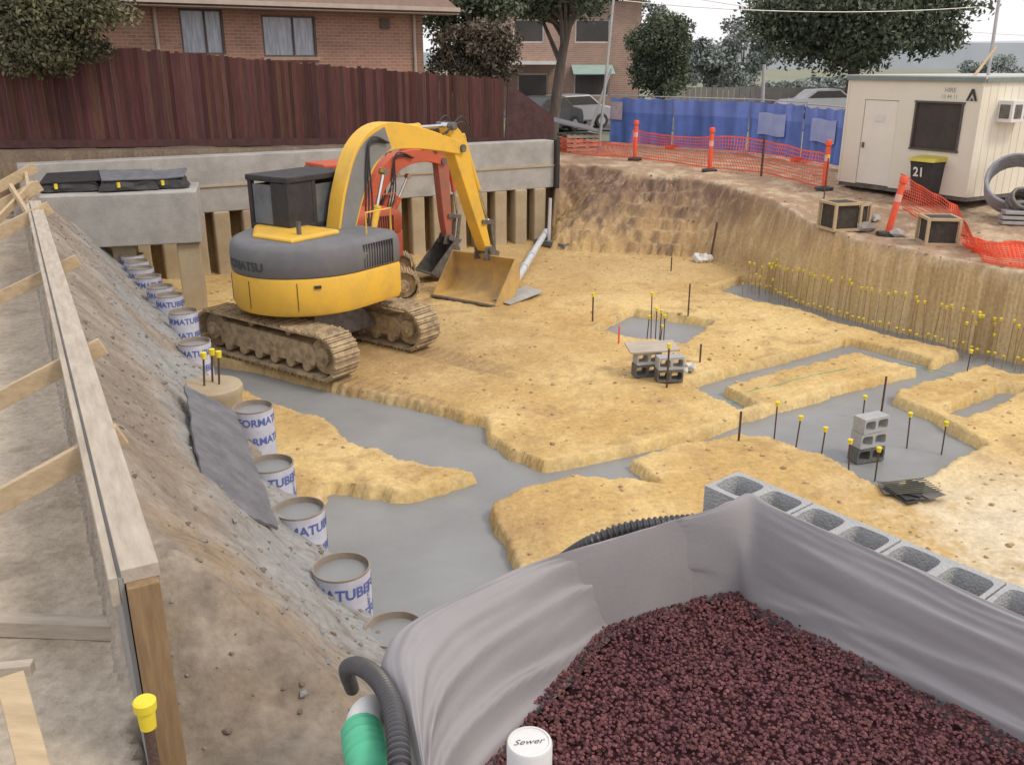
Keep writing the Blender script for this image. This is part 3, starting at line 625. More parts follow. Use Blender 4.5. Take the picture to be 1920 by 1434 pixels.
for w in win:
    x0,x1,z0,z1=w
    m=MB(); t_=.05
    m.box(((x0+x1)/2,-.06,z0+t_/2),(x1-x0,.08,t_)); m.box(((x0+x1)/2,-.06,z1-t_/2),(x1-x0,.08,t_)); m.box((x0+t_/2,-.06,(z0+z1)/2),(t_,.08,z1-z0-2*t_-.002)); m.box((x1-t_/2,-.06,(z0+z1)/2),(t_,.08,z1-z0-2*t_-.002)); m.box((x0+(x1-x0)*.42,-.06,(z0+z1)/2),(.035,.07,z1-z0-2*t_-.002))
    wf=m.build('window',wfm,hs)
    m=MB(); m.box(((x0+x1)/2,-.1,(z0+z1)/2),(x1-x0-.1,.01,z1-z0-.1)); m.build('pane',paneh,wf)
    m=MB(); m.box(((x0+x1)/2,.03,z0-.045),(x1-x0+.1,.12,.08)); m.build('sill',brick2,wf)
m=MB(); m.prism([(.75,5.85),(.75,5.98),(-4,8.1),(-8.75,5.98),(-8.75,5.85)],-.75,17.5,'yz'); m.build('roof',tilem,hs)
m=MB(); m.box((8.4,.80,5.93),(18.4,.10,.11)); m.build('gutter',trimm,hs); m=MB(); m.box((8.4,.40,5.82),(18.4,.7,.03)); m.build('eave',trimm,hs)
m=MB(); m.cyl((7.45,.06,2.6),(7.45,.06,5.8),.045,10); m.build('downpipe',trimm,hs); m=MB(); m.cyl((.3,.06,2.6),(.3,.06,5.8),.045,10); m.build('downpipe',trimm,hs)
m=MB(); m.box((1.2,.03,5.55),(.28,.03,.28)); m.build('wall_vent',wfm,hs)
# ---------------- house two
p=PD(1195,200,44); h2=thing('brick_house','two storey tan brick house with green awning behind the forked tree','house',(p.x,44,1.75),math.radians(186))
win2=[(1.35,3.0,1.3,2.4),(4.2,5.6,.2,2.3),(1.4,3.0,3.6,4.6),(4.4,5.8,3.6,4.6)]
m=MB(); wall_open(m,0,8,0,5.6,0,win2); m.box((.1,-4,2.8),(.2,7.55,5.6)); m.build('wall',brick2,h2)
for x0,x1,z0,z1 in win2:
    m=MB(); m.box(((x0+x1)/2,-.1,(z0+z1)/2),(x1-x0,.04,z1-z0)); wf=m.build('window',whitep,h2); m=MB(); m.box(((x0+x1)/2,-.07,(z0+z1)/2),(x1-x0-.14,.02,z1-z0-.14)); m.build('pane',darkpane,wf)
m=MB(); m.box((2.2,.35,2.45),(1.9,.8,.05),R=Matrix.Rotation(-.5,3,'X')); m.build('awning',mat('awning_green',(.34,.46,.42),(.28,.39,.36),3),h2)
m=MB(); m.prism([(.6,5.6),(-4,7.6),(-8.6,5.6)],-.6,8.6,'yz'); m.build('roof',tilem,h2)
m=MB(); m.box((5.6,1.2,2.75),(3.6,2.6,.14)); m.build('carport_roof',whitep,h2)
for x in (4.0,7.2): m=MB(); m.box((x,2.4,1.35),(.12,.12,2.66)); m.build('carport_post',whitep,h2)
# ---------------- trees
def tree(name,label,base,cc,rad,ncl,nleaf,ls,mt,tr=.15,limbs=7,group=None,cat='tree'):
    t=thing(name,label,cat,base,group=group); b=Vector(base); c=Vector(cc)-b; cl=[]
    for i in range(ncl):
        v=Vector(np.random.normal(size=3)).normalized()*(random.uniform(.25,1)**.6); cl.append((Vector((c.x+v.x*rad[0]*.82,c.y+v.y*rad[1]*.82,c.z+v.z*rad[2]*.82)),random.uniform(.6,1.3)))
    top=Vector((c.x,c.y,c.z-rad[2]*.35)); mid=Vector((c.x*.4+random.uniform(-.1,.1),c.y*.4,(top.z)*.55))
    mt_=MB(); mt_.tube(spline([(0,0,-.2),mid,top],5),[tr*(1.15-.6*k/10) for k in range(11)],9)
    for i in range(limbs):
        e=cl[i%ncl][0]; s=mid.lerp(top,random.random()); mt_.tube(spline([s,s.lerp(e,.5)+Vector((0,0,.15*rad[2]*random.random())),e],4),[tr*(.5-.05*k) for k in range(9)],6)
    mt_.build('trunk',barkm,t,smooth=True)
    rr=min(rad); per=nleaf//ncl; A=[]
    for (p,br) in cl:
        cr=rr*random.uniform(.28,.48)
        dirs=np.random.normal(size=(per,3)); dirs/=np.linalg.norm(dirs,axis=1)[:,None]; q=np.array(p)+dirs*(cr*np.random.uniform(.3,1.12,(per,1)))*np.array([1.15,1.1,.8])
        A.append((q,np.full(per,br)))
    Q=np.concatenate([a[0] for a in A]); B=np.concatenate([a[1] for a in A])*np.random.uniform(.7,1.3,len(Q)); n=len(Q)
    u=np.random.normal(size=(n,3)); u/=np.linalg.norm(u,axis=1)[:,None]; w=np.cross(u,np.random.normal(size=(n,3))); w/=np.linalg.norm(w,axis=1)[:,None]
    L_=ls*np.random.uniform(.6,1.3,(n,1)); V=np.stack([Q-u*L_,Q+w*L_*.5,Q+u*L_,Q-w*L_*.5],1).reshape(-1,3)
    me=bpy.data.meshes.new('crown'); me.vertices.add(4*n); me.vertices.foreach_set('co',V.ravel().astype(np.float32)); me.loops.add(4*n); me.loops.foreach_set('vertex_index',np.arange(4*n,dtype=np.int32)); me.polygons.add(n); me.polygons.foreach_set('loop_start',np.arange(0,4*n,4,dtype=np.int32)); me.update(calc_edges=True)
    at=me.color_attributes.new('Col','FLOAT_COLOR','CORNER'); cc_=np.repeat(B,4); at.data.foreach_set('color',np.stack([cc_,cc_,cc_,np.ones_like(cc_)],-1).ravel().astype(np.float32))
    me.materials.append(mt); o=bpy.data.objects.new('crown',me); COL.objects.link(o); o.parent=t
    return t
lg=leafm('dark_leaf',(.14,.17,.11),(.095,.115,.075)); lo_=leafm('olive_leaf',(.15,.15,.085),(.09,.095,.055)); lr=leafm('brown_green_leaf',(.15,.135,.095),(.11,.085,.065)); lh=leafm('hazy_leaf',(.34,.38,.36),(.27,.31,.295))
p=PD(85,40,19.6); tree('garden_tree','olive leafed tree hanging over the left end of the red fence',(p.x-.6,21.4,2.8),(p.x-.05,19.5,5.30),(2.0,1.0,1.3),64,24000,.055,lo_,.08)
p=PD(885,100,28.8); tree('garden_shrub','dark brownish green shrub beyond the fence beside the brick house',(p.x,28.8,2.4),(p.x,28.8,4.75),(1.5,1.0,1.35),40,12000,.07,lr,.07,cat='shrub')
p=PD(880,5,32); tree('garden_tree','dark green tree top showing above the shrub by the brick house',(p.x,32,2.4),(p.x,32,6.5),(2.3,1.5,1.4),34,10000,.09,lg,.12)
p=PD(1075,0,34); tree('street_tree','broad tree with forked bare trunk in front of the second brick house',(PD(1035,190,34).x,34,2.0),(p.x,34,7.0),(3.1,2.2,1.5),50,17000,.10,lg,.2,14)
p=PD(1243,105,38); tree('street_tree','compact round dark green tree behind the left of the blue fence',(p.x,38,1.75),(p.x,38,4.8),(1.4,1.3,1.95),50,18000,.08,lg,.12)
p=PD(1610,45,50); tree('street_tree','very large spreading dark tree above the cabin',(p.x,50,1.75),(p.x,50,6.9),(6.4,4.5,2.9),120,48000,.14,lg,.35,16)
for i,(a,b,Y,rx,rz_,lab) in enumerate([(1340,130,62,2.6,2.2,'pale hazy tree between the round tree and the big spreading tree'),(1395,105,72,2.8,3.2,'pale hazy taller tree just left of the big spreading tree'),(1470,180,60,3.0,1.2,'low hazy bushy tree under the left side of the big tree'),(1560,175,64,2.6,1.5,'low hazy bushy tree left of the cabin roof'),(1870,150,75,4.5,1.8,'pale hazy trees behind the right end of the cabin'),(1200,60,70,2.6,3.2,'thin hazy tree top above the round tree')]):
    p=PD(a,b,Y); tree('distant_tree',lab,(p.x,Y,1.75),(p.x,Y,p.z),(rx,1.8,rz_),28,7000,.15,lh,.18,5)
m=MB(); xs_=np.linspace(-300,500,90); vs=[];fs=[]
for i,x in enumerate(xs_):
    hh=6+8*fbm(np.array([x*.012]),np.array([.5]),91)[0]+8*max(0,(x-60)/400); vs+=[(x,420,0),(x,420,hh),(x,520,hh*1.1)]
for i in range(len(xs_)-1): a=i*3; fs+=[(a,a+3,a+4,a+1),(a+1,a+4,a+5,a+2)]
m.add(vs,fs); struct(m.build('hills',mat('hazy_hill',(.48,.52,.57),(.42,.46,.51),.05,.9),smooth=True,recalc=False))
# ---------------- temporary fence
bpts=[P(1142,265,1.85),P(1260,275,1.83),P(1400,285,1.82),P(1500,300,1.8),P(1590,318,1.78)]
tfl=['first blue cloth fence panel by the leaning poles','second blue cloth fence panel from the left','blue cloth fence panel with pale banner in the middle','blue cloth fence panel beside the cabin, rightmost']
bnm=mat('pale_blue_banner',(.38,.45,.70),(.30,.36,.62),2)
for i in range(4):
    a,b=bpts[i],bpts[i+1]; a=Vector((a.x,a.y,1.75)); b=Vector((b.x,b.y,1.75)); L_=(b-a).length; hh=1.55 if i<3 else 1.5
    t=thing('fence_panel',tfl[i],'fence panel',a,math.atan2((b-a).y,(b-a).x),'blue wrapped temporary fence panels')
    m=MB(); NX,NZ=40,6
    vs=[(.03+(L_-.06)*x/NX,.03*math.sin(x*.9+i)*math.sin(z*.7+1),.08+hh*z/NZ-.06*(z==NZ)*abs(math.sin(x*PI/10))) for x in range(NX+1) for z in range(NZ+1)]
    fs=[(x*(NZ+1)+z,(x+1)*(NZ+1)+z,(x+1)*(NZ+1)+z+1,x*(NZ+1)+z+1) for x in range(NX) for z in range(NZ)]
    o0=len(m.f); m.add(vs,fs,(1,1,1.001)); 
    for x in range(NX):
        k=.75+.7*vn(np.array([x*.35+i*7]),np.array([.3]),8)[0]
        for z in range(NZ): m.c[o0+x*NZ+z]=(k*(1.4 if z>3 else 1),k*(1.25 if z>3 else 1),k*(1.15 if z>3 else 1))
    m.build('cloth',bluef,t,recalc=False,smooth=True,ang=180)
    for xx in (0,L_): m=MB(); m.cyl((xx,.05,0),(xx,.05,hh+.15),.02,8); m.build('upright',galv,t)
    m=MB(); m.cyl((.02,.05,hh+.12),(L_-.02,.05,hh+.12),.018,8); m.build('top_rail',galv,t)
    m=MB(); m.box((0,.05,.06),(.25,.6,.12)); m.build('foot',orp if i%2 else conc,t)
    if i in (2,3):
        m=MB(); vs=[(L_*(.2+.5*x/8),-.05-.015*math.sin(x*1.3),hh*(.42+.42*z/3)+.02*math.sin(x*.8)) for x in range(9) for z in range(4)]; m.add(vs,[(x*4+z,(x+1)*4+z,(x+1)*4+z+1,x*4+z+1) for x in range(8) for z in range(3)]); m.build('banner',bnm,t,recalc=False)
    if i==0: m=MB(); m.box((.35,-.06,hh*.75),(.5,.01,.6)); m.build('notice',mat('notice_board',(.62,.55,.6),(.5,.35,.42),9),t)
p=PD(1280,205,52); m=MB(); 
for k in range(70): m.box((k*.3,0,.75+random.uniform(-.02,.02)),(.27,.04,1.5))
o=m.build('boundary_fence',mat('grey_paling',(.42,.38,.35),(.32,.29,.27),1)); o.location=(p.x-1,52,1.75); tag(o,'weathered grey paling fence across the street behind the round tree','fence')
# ---------------- orange netting
def netting(m,pts,hf,nv=9,cell=.09,lean=0):
    L=[0]
    for a,b in zip(pts,pts[1:]): L.append(L[-1]+(b-a).length)
    T=L[-1]; nu=int(T/cell)
    def f(u,v):
        p=along(pts,min(max(u,0),1)); s=u*T
        n=vn(np.array([s*1.1]),np.array([v*1.5+3]),12)[0]; n2=vn(np.array([s*3]),np.array([v*2+7]),13)[0]
        hh=hf(u)*(.75+.45*vn(np.array([s*.6]),np.array([2.]),14)[0])
        return Vector((p.x+.25*(n-.5)+.12*(n2-.5),p.y+.3*(n2-.5)*v+lean*v*(n),p.z+.02+v*hh))
    g=[[f(i/nu,j/nv) for j in range(nv+1)] for i in range(nu+1)]
    w=.009
    for j in range(nv+1):
        for i in range(nu):
            a,b=g[i][j],g[i+1][j]; ww_=w*(2 if j in(0,nv) else 1); m.add([a-Vector((0,0,ww_)),b-Vector((0,0,ww_)),b+Vector((0,0,ww_)),a+Vector((0,0,ww_))],[(0,1,2,3)])
    for i in range(nu+1):
        for j in range(nv):
            a,b=g[i][j],g[i][j+1]; t=(g[min(i+1,nu)][j]-g[max(i-1,0)][j]); t.z=0; t.normalize(); o_=Vector((t.y,-t.x,0))*.004; t*=w
            m.add([a-t+o_,a+t+o_,b+t+o_,b-t+o_],[(0,1,2,3)])
def gp(a,b,z=1.7):
    p=P(a,b,z); return Vector((p.x,p.y,gz(p.x,p.y)))
m=MB(); netting(m,[gp(1050,290),gp(1120,297),gp(1190,300),gp(1330,318),gp(1430,328),gp(1545,352)],lambda u:.80 if u>.25 else .38); tag(m.build('safety_netting',pinkp,recalc=False),'orange safety netting strung between bollards in front of the blue fence','netting')
m=MB(); pts=[gp(1690,385,1.6),gp(1740,405,1.55),gp(1800,428,1.5),gp(1812,455,1.4),gp(1835,485,1.35),gp(1880,496,1.35),gp(1990,505,1.35)]; netting(m,pts,lambda u:.62-.34*u,nv=11,cell=.07,lean=.5)
netting(m,[gp(1815,470,1.35),gp(1870,480,1.35),gp(2000,480,1.35)],lambda u:.16,nv=9,cell=.07,lean=.9); tag(m.build('safety_netting',pinkp,recalc=False),'crumpled orange safety netting sagging from the bin to the ground at the right edge','netting')
rfm=mat('reflector_band',(.8,.45,.4),(.7,.4,.35),5)
def bollard(a,b,label,lean=(0,0)):
    p=gp(a,b); t=thing('bollard',label,'bollard',p,group='orange bollards on the upper ground'); t.rotation_euler=(lean[0],lean[1],0)
    m=MB(); m.loft([[(r*math.cos(2*PI*k/14),r*math.sin(2*PI*k/14),z) for k in range(14)] for r,z in [(.06,0),(.06,.95),(.05,.98),(.05,1.0),(.075,1.02),(.075,1.12),(.06,1.14)]]); m.build('post',orp,t,smooth=True)
    m=MB(); m.cyl((0,0,.66),(0,0,.80),.063,14); m.build('reflector',rfm,t,smooth=True)
    m=MB(); m.loft([[(r*math.cos(2*PI*k/8+.39),r*math.sin(2*PI*k/8+.39),z) for k in range(8)] for r,z in [(.22,0),(.21,.05),(.08,.08)]]); m.build('base',rubber,t)
bollard(1190,304,'orange bollard standing at the far left of the netting'); bollard(1330,323,'orange bollard midway along the netting in front of the blue fence'); bollard(1545,352,'orange bollard near the cabin corner'); bollard(1668,408,'orange bollard leaning beside the number 21 bin',(0,.16))
# ---------------- site cabin
ZC=1.68; Lc=P(1570,347,ZC); Rc=P(1810,380,ZC); d=Rc-Lc; Wc=d.length; Hc=2.5; Dc=6.0
cb=thing('site_cabin','cream portable site cabin with dark window and hire logo','site cabin',Lc,math.atan2(d.y,d.x))
dw=(Wc*.15,Wc*.42,.12,2.02); wn=(Wc*.555,Wc*.885,1.02,2.02)
m=MB()
def pan(m,x0,x1,z0,z1,y,th): m.box(((x0+x1)/2,y+th/2,(z0+z1)/2),(x1-x0,th,z1-z0))
pan(m,0,dw[0],.1,Hc,0,.06); pan(m,dw[0],dw[1],dw[3],Hc,0,.06); pan(m,dw[1],wn[0],.1,Hc,0,.06); pan(m,wn[0],wn[1],.1,wn[2],0,.06); pan(m,wn[0],wn[1],wn[3],Hc,0,.06); pan(m,wn[1],Wc,.1,Hc,0,.06)
m.box((.03,Dc/2+.03,(Hc+.1)/2),(.06,Dc-.07,Hc-.1)); m.box((Wc-.03,Dc/2+.03,(Hc+.1)/2),(.06,Dc-.07,Hc-.1)); m.box((Wc/2,Dc-.0,(Hc+.1)/2),(Wc-.13,.05,Hc-.1))
m.build('wall',cream,cb)
m=MB()
for y in np.arange(.25,Dc,.25): m.box((Wc+.004,y,Hc/2+.05),(.008,.03,Hc-.12))
m.build('wall_rib',cream,cb)
m=MB(); m.box((Wc/2,Dc/2,Hc+.03),(Wc+.1,Dc+.1,.06)); m.build('roof',mat('roof_sheet',(.55,.56,.54),(.48,.49,.48),2),cb)
m=MB(); m.box((Wc/2,-.035,Hc-.01),(Wc+.08,.05,.09)); m.build('fascia',roofg,cb); m=MB(); m.box((Wc+.035,Dc/2,Hc-.01),(.05,Dc,.09)); m.build('fascia',roofg,cb)
m=MB(); m.box((Wc/2,Dc/2,.06),(Wc-.02,Dc-.05,.1)); m.build('base_frame',steel,cb)
for x in (.02,Wc-.02): m=MB(); m.box((x,-.012,Hc/2+.03),(.05,.02,Hc-.18)); m.build('corner_trim',cream,cb)
m=MB(); pan(m,dw[0]+.015,dw[1]-.015,dw[2],dw[3]-.01,.015,.03); dr=m.build('door',mat('door_cream',(.80,.76,.68),(.75,.71,.62),2),cb,bevel=.004)
m=MB(); m.box((dw[0]+.1,-.01,1.0),(.04,.05,.12)); m.build('handle',steel,dr); m=MB(); m.box(((dw[0]+dw[1])/2,.009,1.62),(.28,.01,.16)); m.build('notice',whitep,dr)
m=MB(); t_=.04; x0,x1,z0,z1=wn
for b_ in [((x0+x1)/2,-.005,z0,x1-x0+.08,t_),((x0+x1)/2,-.005,z1,x1-x0+.08,t_)]: m.box((b_[0],b_[1],b_[2]),(b_[3],.05,b_[4]))
for x in (x0,x1): m.box((x,-.005,(z0+z1)/2),(t_,.05,z1-z0-.045))
wf=m.build('window',mat('dark_frame',(.13,.11,.10),(.10,.09,.08),4),cb); m=MB(); m.box(((x0+x1)/2,.03,(z0+z1)/2),(x1-x0-.03,.01,z1-z0-.03)); m.build('pane',darkpane,wf)
m=MB(); 
for k in range(1,22): m.box((x0+(x1-x0)*k/22,-.012,(z0+z1)/2),(.004,.004,z1-z0-.05))
m.build('security_screen',mat('dark_bar',(.14,.11,.09),(.12,.10,.08),4),wf)
txm=mat('grey_lettering',(.36,.35,.33),(.3,.3,.28),4,.6)
m=MB(); put_text(m,'HIRE',lambda x,y:(Wc*.78+x,-.006,2.27+y),.13,.01); put_text(m,'13 44 11',lambda x,y:(Wc*.78+x,-.006,2.14+y),.11,.005); m.build('lettering',txm,cb,recalc=False)
m=MB(); cx_=Wc*.935; k_=.85; pt=lambda x,z:(cx_+x*k_,-.024,2.07+z*k_)
m.add([pt(-.15,0),pt(-.085,0),pt(0,.18),pt(.085,0),pt(.15,0),pt(.035,.28),pt(-.035,.28)],[(0,1,2,6),(2,5,6),(2,3,4,5)]); m.add([pt(-.045,0),pt(.055,0),pt(.005,.08)],[(0,1,2)]); m.build('logo',mat('logo_black',(.06,.06,.06),(.05,.05,.05),4),cb,recalc=False)
m=MB(); m.box((Wc+.17,.95,1.86),(.34,.75,.44)); ac=m.build('air_conditioner',whitep,cb,bevel=.01)
for yy in (.77,1.12): m=MB(); m.box((Wc+.345,yy,1.86),(.01,.24,.28)); m.build('grille',steel,ac)
m=MB(); m.box((Wc+.17,.571,1.86),(.22,.01,.28)); m.build('side_vent',steel,ac)
p=P(1735,378,1.6); z=gz(p.x,p.y); bn=thing('wheelie_bin','black wheelie bin with yellow lid and number 21 against the cabin','bin',(p.x,p.y,z),math.atan2(d.y,d.x))
m=MB(); m.loft([[(x*w,y*dd,zz_) for x,y in((-1,-1),(1,-1),(1,1),(-1,1))] for w,dd,zz_ in((.22,.24,.08),(.28,.33,.9),(.30,.35,.94))]); m.build('body',rubber,bn,bevel=.02)
m=MB(); m.prism([(-.37,.95),(-.33,1.02),(.3,1.08),(.38,.98),(.38,.95)],-.31,.31,'yz'); m.build('lid',mat('lid_yellow',(.62,.50,.08),(.5,.42,.08),4,.5),bn,bevel=.01)
for s in(-1,1): m=MB(); m.cyl((s*.2,.27,.1),(s*.26,.27,.1),.1,14); m.build('wheel',rubber,bn)
m=MB(); put_text(m,'21',lambda x,y:(-.04+x,-.335-.11*(y),.72+y),.27,.03); m.build('number',whitep,bn,recalc=False)
def coil(c,label,R,r,rx,mt,turns=5):
    t=thing('pipe_coil',label,'pipe coil',c); t.rotation_euler=rx
    m=MB(); pts=[]; n=turns*36
    for i in range(n+1):
        a=2*PI*i/36; rr=R-.35*r*(i//36%2); pts.append((rr*math.cos(a),rr*math.sin(a),r*1.6*i/36-r*turns*.8))
    m.tube(pts,[r*(1.06 if k%2 else .94) for k in range(n+1)],8); m.build('coil',mt,t,smooth=True,ang=60)
coil(PD(1905,345,18.9),'large coil of grey corrugated pipe leaning against the cabin side',.55,.036,(math.radians(52),math.radians(-28),math.radians(-10)),mat('coil_grey',(.34,.35,.38),(.25,.26,.28),5,.5),9)
coil(PD(1915,378,18.4),'dark coil of pipe lying in front of the grey coil',.24,.035,(math.radians(50),.1,0),steel,5)
holeshade=mat('dark_hole_shade',(.045,.04,.035),(.075,.065,.055),9,.8)  # near-black colour standing in for the shade in the boxes' open holes
def crate(a,b,z,w,hh,rz,label):
    p=P(a,b,z); t=thing('timber_crate',label,'crate',(p.x,p.y,gz(p.x,p.y)),rz,'timber framed boxes on the upper ground')
    m=MB(); e=.05
    for x in(-w/2,w/2):
        for y in (-w/2,w/2): m.box((x,y,hh/2),(e,e,hh))
    for z_ in (e/2,hh-e/2):
        for y in (-w/2,w/2): m.box((0,y,z_),(w-e-.002,e*.9,e))
        for x in (-w/2,w/2): m.box((x,0,z_),(e*.9,w-e-.002,e))
    m.build('frame',pine,t)
    m=MB(); m.box((0,0,hh/2),(w-.06,w-.06,hh-.04)); m.build('hole_shade',holeshade,t)  # solid dark block painted in as the dark holes between frame timbers
crate(1572,425,1.45,.55,.55,.25,'timber framed dark box on the bank edge near the bollards, the farther one'); crate(1598,412,1.5,.45,.42,.6,'second timber framed dark box close behind the farther box'); crate(1755,458,1.35,.55,.5,-.1,'timber framed dark box beside the crumpled netting, the nearer one')
for i,(a,b,w,lab) in enumerate([(1622,432,.3,'grey concrete lump between the two timber boxes'),(1680,440,.22,'grey concrete lump left of the nearer timber box'),(1640,420,.2,'small pale offcut behind the concrete lump')]):
    p=P(a,b,1.4); m=MB(); m.lump((0,0,.08),w*.7,None,(1.3,.8,.6)); o=m.build('concrete_lump',conc); o.location=(p.x,p.y,gz(p.x,p.y)); tag(o,lab,'rubble')
p=P(1900,425,1.4); t=thing('steel_clamp_stack','stack of grey steel fittings at the right edge below the coils','fittings',(p.x,p.y,gz(p.x,p.y)),-.2)
for k in range(3): m=MB(); m.box((random.uniform(-.03,.03),0,.05+k*.1),(.5,.32,.07)); m.build('fitting',galv,t,bevel=.01)
def pole(a,b,label,r=.04,mt=galv,cat='pole'):
    a=Vector(a); b=Vector(b); t=thing('pole',label,cat,a); m=MB(); m.tube([(0,0,-.1),b-a],[r,r*.8],12); m.build('shaft',mt,t,smooth=True); return t
pole(gp(1425,285),PD(1433,122,31),'grey post standing behind the blue fence',.07)
a=P(1122,285,1.8); pole((a.x,a.y,1.75),PD(1156,-60,a.y),'tall thin pole rising beside the leaning pole at the fence corner',.05)
a=P(1105,235,2.2); pole((a.x,a.y,2.0),PD(1146,130,a.y+.2),'shorter pole leaning against the tall thin pole',.06)
a=PD(1850,185,21); pole((a.x,a.y,1.6),PD(1882,-60,21),'tall thin steel pole beside the cabin',.04)
a=PD(1812,155,20); b=PD(1868,88,20.8); pole(a,b,'timber strut leaning above the cabin roof against the pole',.035,pine)
p=gp(1085,285); t=thing('pallet_stack','stack of timber pallets topped by a tilted grey sheet at the fence corner','pallet stack',p,.3)
for k in range(4):
    m=MB()
    for j in range(6): m.box((-.55+j*.22,0,.12+k*.14),(.12,1.0,.02))
    for j in (-.45,0,.45): m.box((0,j,.06+k*.14),(1.2,.09,.09))
    m.build('pallet',pine_g,t)
m=MB(); m.box((-.25,0,.85),(1.7,1.3,.04),R=Matrix.Rotation(.22,3,'Y')@Matrix.Rotation(.12,3,'X')); m.build('sheet',slabm,t)
for i,(a,b,sag,lab) in enumerate([(PD(1080,-8,36),PD(1830,14,40),.35,'upper overhead wire across the sky'),(PD(1150,-30,60),PD(1990,70,60),.5,'lower overhead wire behind the big tree')]):
    m=MB(); pts=[a.lerp(b,k/20)-Vector((0,0,sag*4*(k/20)*(1-k/20))) for k in range(21)]; m.tube(pts,.018,6); tag(m.build('overhead_wire',galv,smooth=True),lab,'wire')
def car(a,Y,rz,c,label):
    p=PD(a,200,Y); t=thing('parked_car',label,'car',(p.x,Y,1.80),rz)
    m=MB(); bot=[(-2.1,.3),(-2.15,.7),(-1.9,.88),(-1.1,.95),(-.55,1.38),(.75,1.42),(1.35,1.0),(2.0,.88),(2.12,.55),(2.05,.3)]
    m.prism(bot,-.85,.85); m.build('body',c,t,bevel=.08)
    m=MB(); m.prism([(-.98,.97),(-.5,1.32),(.7,1.35),(1.2,1.0)],-.858,.858); m.build('window',darkpane,t)
    for x in(-1.3,1.35):
        for y in(-.8,.8): m=MB(); m.cyl((x,y-.1,.31),(x,y+.1,.31),.31,18); w=m.build('wheel',rubber,t); m=MB(); m.cyl((x,y-.105,.31),(x,y+.105,.31),.18,12); m.build('rim',galv,w)
    for s in (-1,1): m=MB(); m.box((2.08,s*.6,.68),(.06,.3,.14)); m.build('headlight',whitep,t)
carp=mat('silver_car_paint',(.42,.44,.46),(.4,.42,.44),2,.3,metal=.3); carw=mat('white_car_paint',(.65,.65,.65),(.6,.6,.6),2,.3)
car(1060,41.5,.5,carp,'silver car parked in front of the second brick house'); car(1535,50,.1,carw,'pale car parked across the street beneath the big tree'); car(1010,38.8,.9,mat('dark_car_paint',(.09,.095,.10),(.08,.085,.09),2,.3),'dark car parked beside the fence end near the silver car')
# ---------------- loose blocks
def lblock(loc,label,mt=blockm,R=None):
    t=MB(); block_mb(t,-.195,-.095,0); o=t.build('hollow_block',mt); o.location=loc; o.rotation_euler=R; tag(o,label,'concrete block'); return o
p=P(1206,702,0); z0=gz(p.x,p.y)
lblock((p.x,p.y,z0+.095),'bottom hollow block of the left pair under the small board',blockd,(PI/2,0,.2)); lblock((p.x+.01,p.y,z0+.095+.195),'upper hollow block of the left pair under the small board',blockm,(PI/2,0,.25))
p2=P(1250,712,0); lblock((p2.x,p2.y,z0+.095),'bottom hollow block of the right pair beside the white bag',blockd,(PI/2,0,.1)); lblock((p2.x,p2.y,z0+.29),'upper hollow block of the right pair beside the white bag',blockm,(PI/2,0,.15))
m=MB(); m.box((0,0,0),(.75,.45,.025)); o=m.build('board',pine_g); o.location=((p.x+p2.x)/2-.05,p.y,z0+.42); o.rotation_euler=(.05,-.03,.1); tag(o,'small weathered board resting on the block stacks near the square pad','board')
p=P(1613,856,-.14)
for k in range(3):
    lblock((p.x,p.y,-.14+.1+k*.197),['bottom dark block of the stack in the wet concrete pad','middle block of the stack in the wet concrete pad','top block of the stack in the wet concrete pad'][k],blockd if k<1 else blockm,(PI/2,0,.3+.06*k))
def bag(a,b,r,label):
    p=P(a,b,0); m=MB()
    for k in range(9): m.lump((random.uniform(-r,r),random.uniform(-r,r)*.6,r*.4+random.uniform(-.02,.05)),r*.7)
    o=m.build('plastic_bag',bagm); o.location=(p.x,p.y,gz(p.x,p.y)); tag(o,label,'bag')
bag(1285,700,.11,'crumpled white plastic bag beside the block stacks'); bag(1318,492,.17,'white bag lying near the foot of the far bank')
bag(1560,594,.08,'small pale bundle at the far end of the right footing')
p=P(1700,925,0); t=thing('debris_sheet','flattened dark mesh and scraps on the clay by the right pad','debris',(p.x,p.y,gz(p.x,p.y)+.03),.2)
for k in range(6): m=MB(); m.box((random.uniform(-.15,.15),random.uniform(-.1,.1),.005+k*.008),(random.uniform(.2,.45),random.uniform(.1,.25),.006),rz=random.random()*3); m.build('scrap',blackm if k%2 else steel,t)
m=MB(); 
for k in range(8): m.beam((-.25,-.15+k*.04,.06),(.3,-.17+k*.045,.06),.012,.008)
m.build('mesh',mat('olive_mesh',(.14,.14,.1),(.08,.08,.06),5),t)
t=thing('pipe','pale grey plastic pipe lying from the pile wall to the bucket','pipe',P(960,545,.05)); o=Vector(t.location); e=P(1024,434,.30)-o
m=MB(); m.tube([(0,0,.06),e],.08,16); m.build('pipe',silver,t,smooth=True)
for f in (.02,.3,.5): m=MB(); a=e*f+Vector((0,0,.06*(1-f))); m.cyl(a,a+e.normalized()*.12,.10,16); m.build('collar',silver,t,smooth=True)
pole(P(1028,462,0.0),PD(1032,372,P(1028,462,0).y),'upright pale pipe at the right end of the pile wall',.05,silver,'pipe')
m=MB(); a=P(1005,452,.1); b=P(1062,462,.1); m.beam(a,b,.2,.12); tag(m.build('sleeper',slabm),'dark sleeper lying at the end of the pile wall','timber')
m=MB(); m.box((0,0,0),(1.1,.45,.02)); o=m.build('steel_plate',conc); p=P(972,560,0); o.location=(p.x,p.y,gz(p.x,p.y)+.08); o.rotation_euler=(.1,-.05,.9); tag(o,'flat grey plate lying beside the bucket','plate')
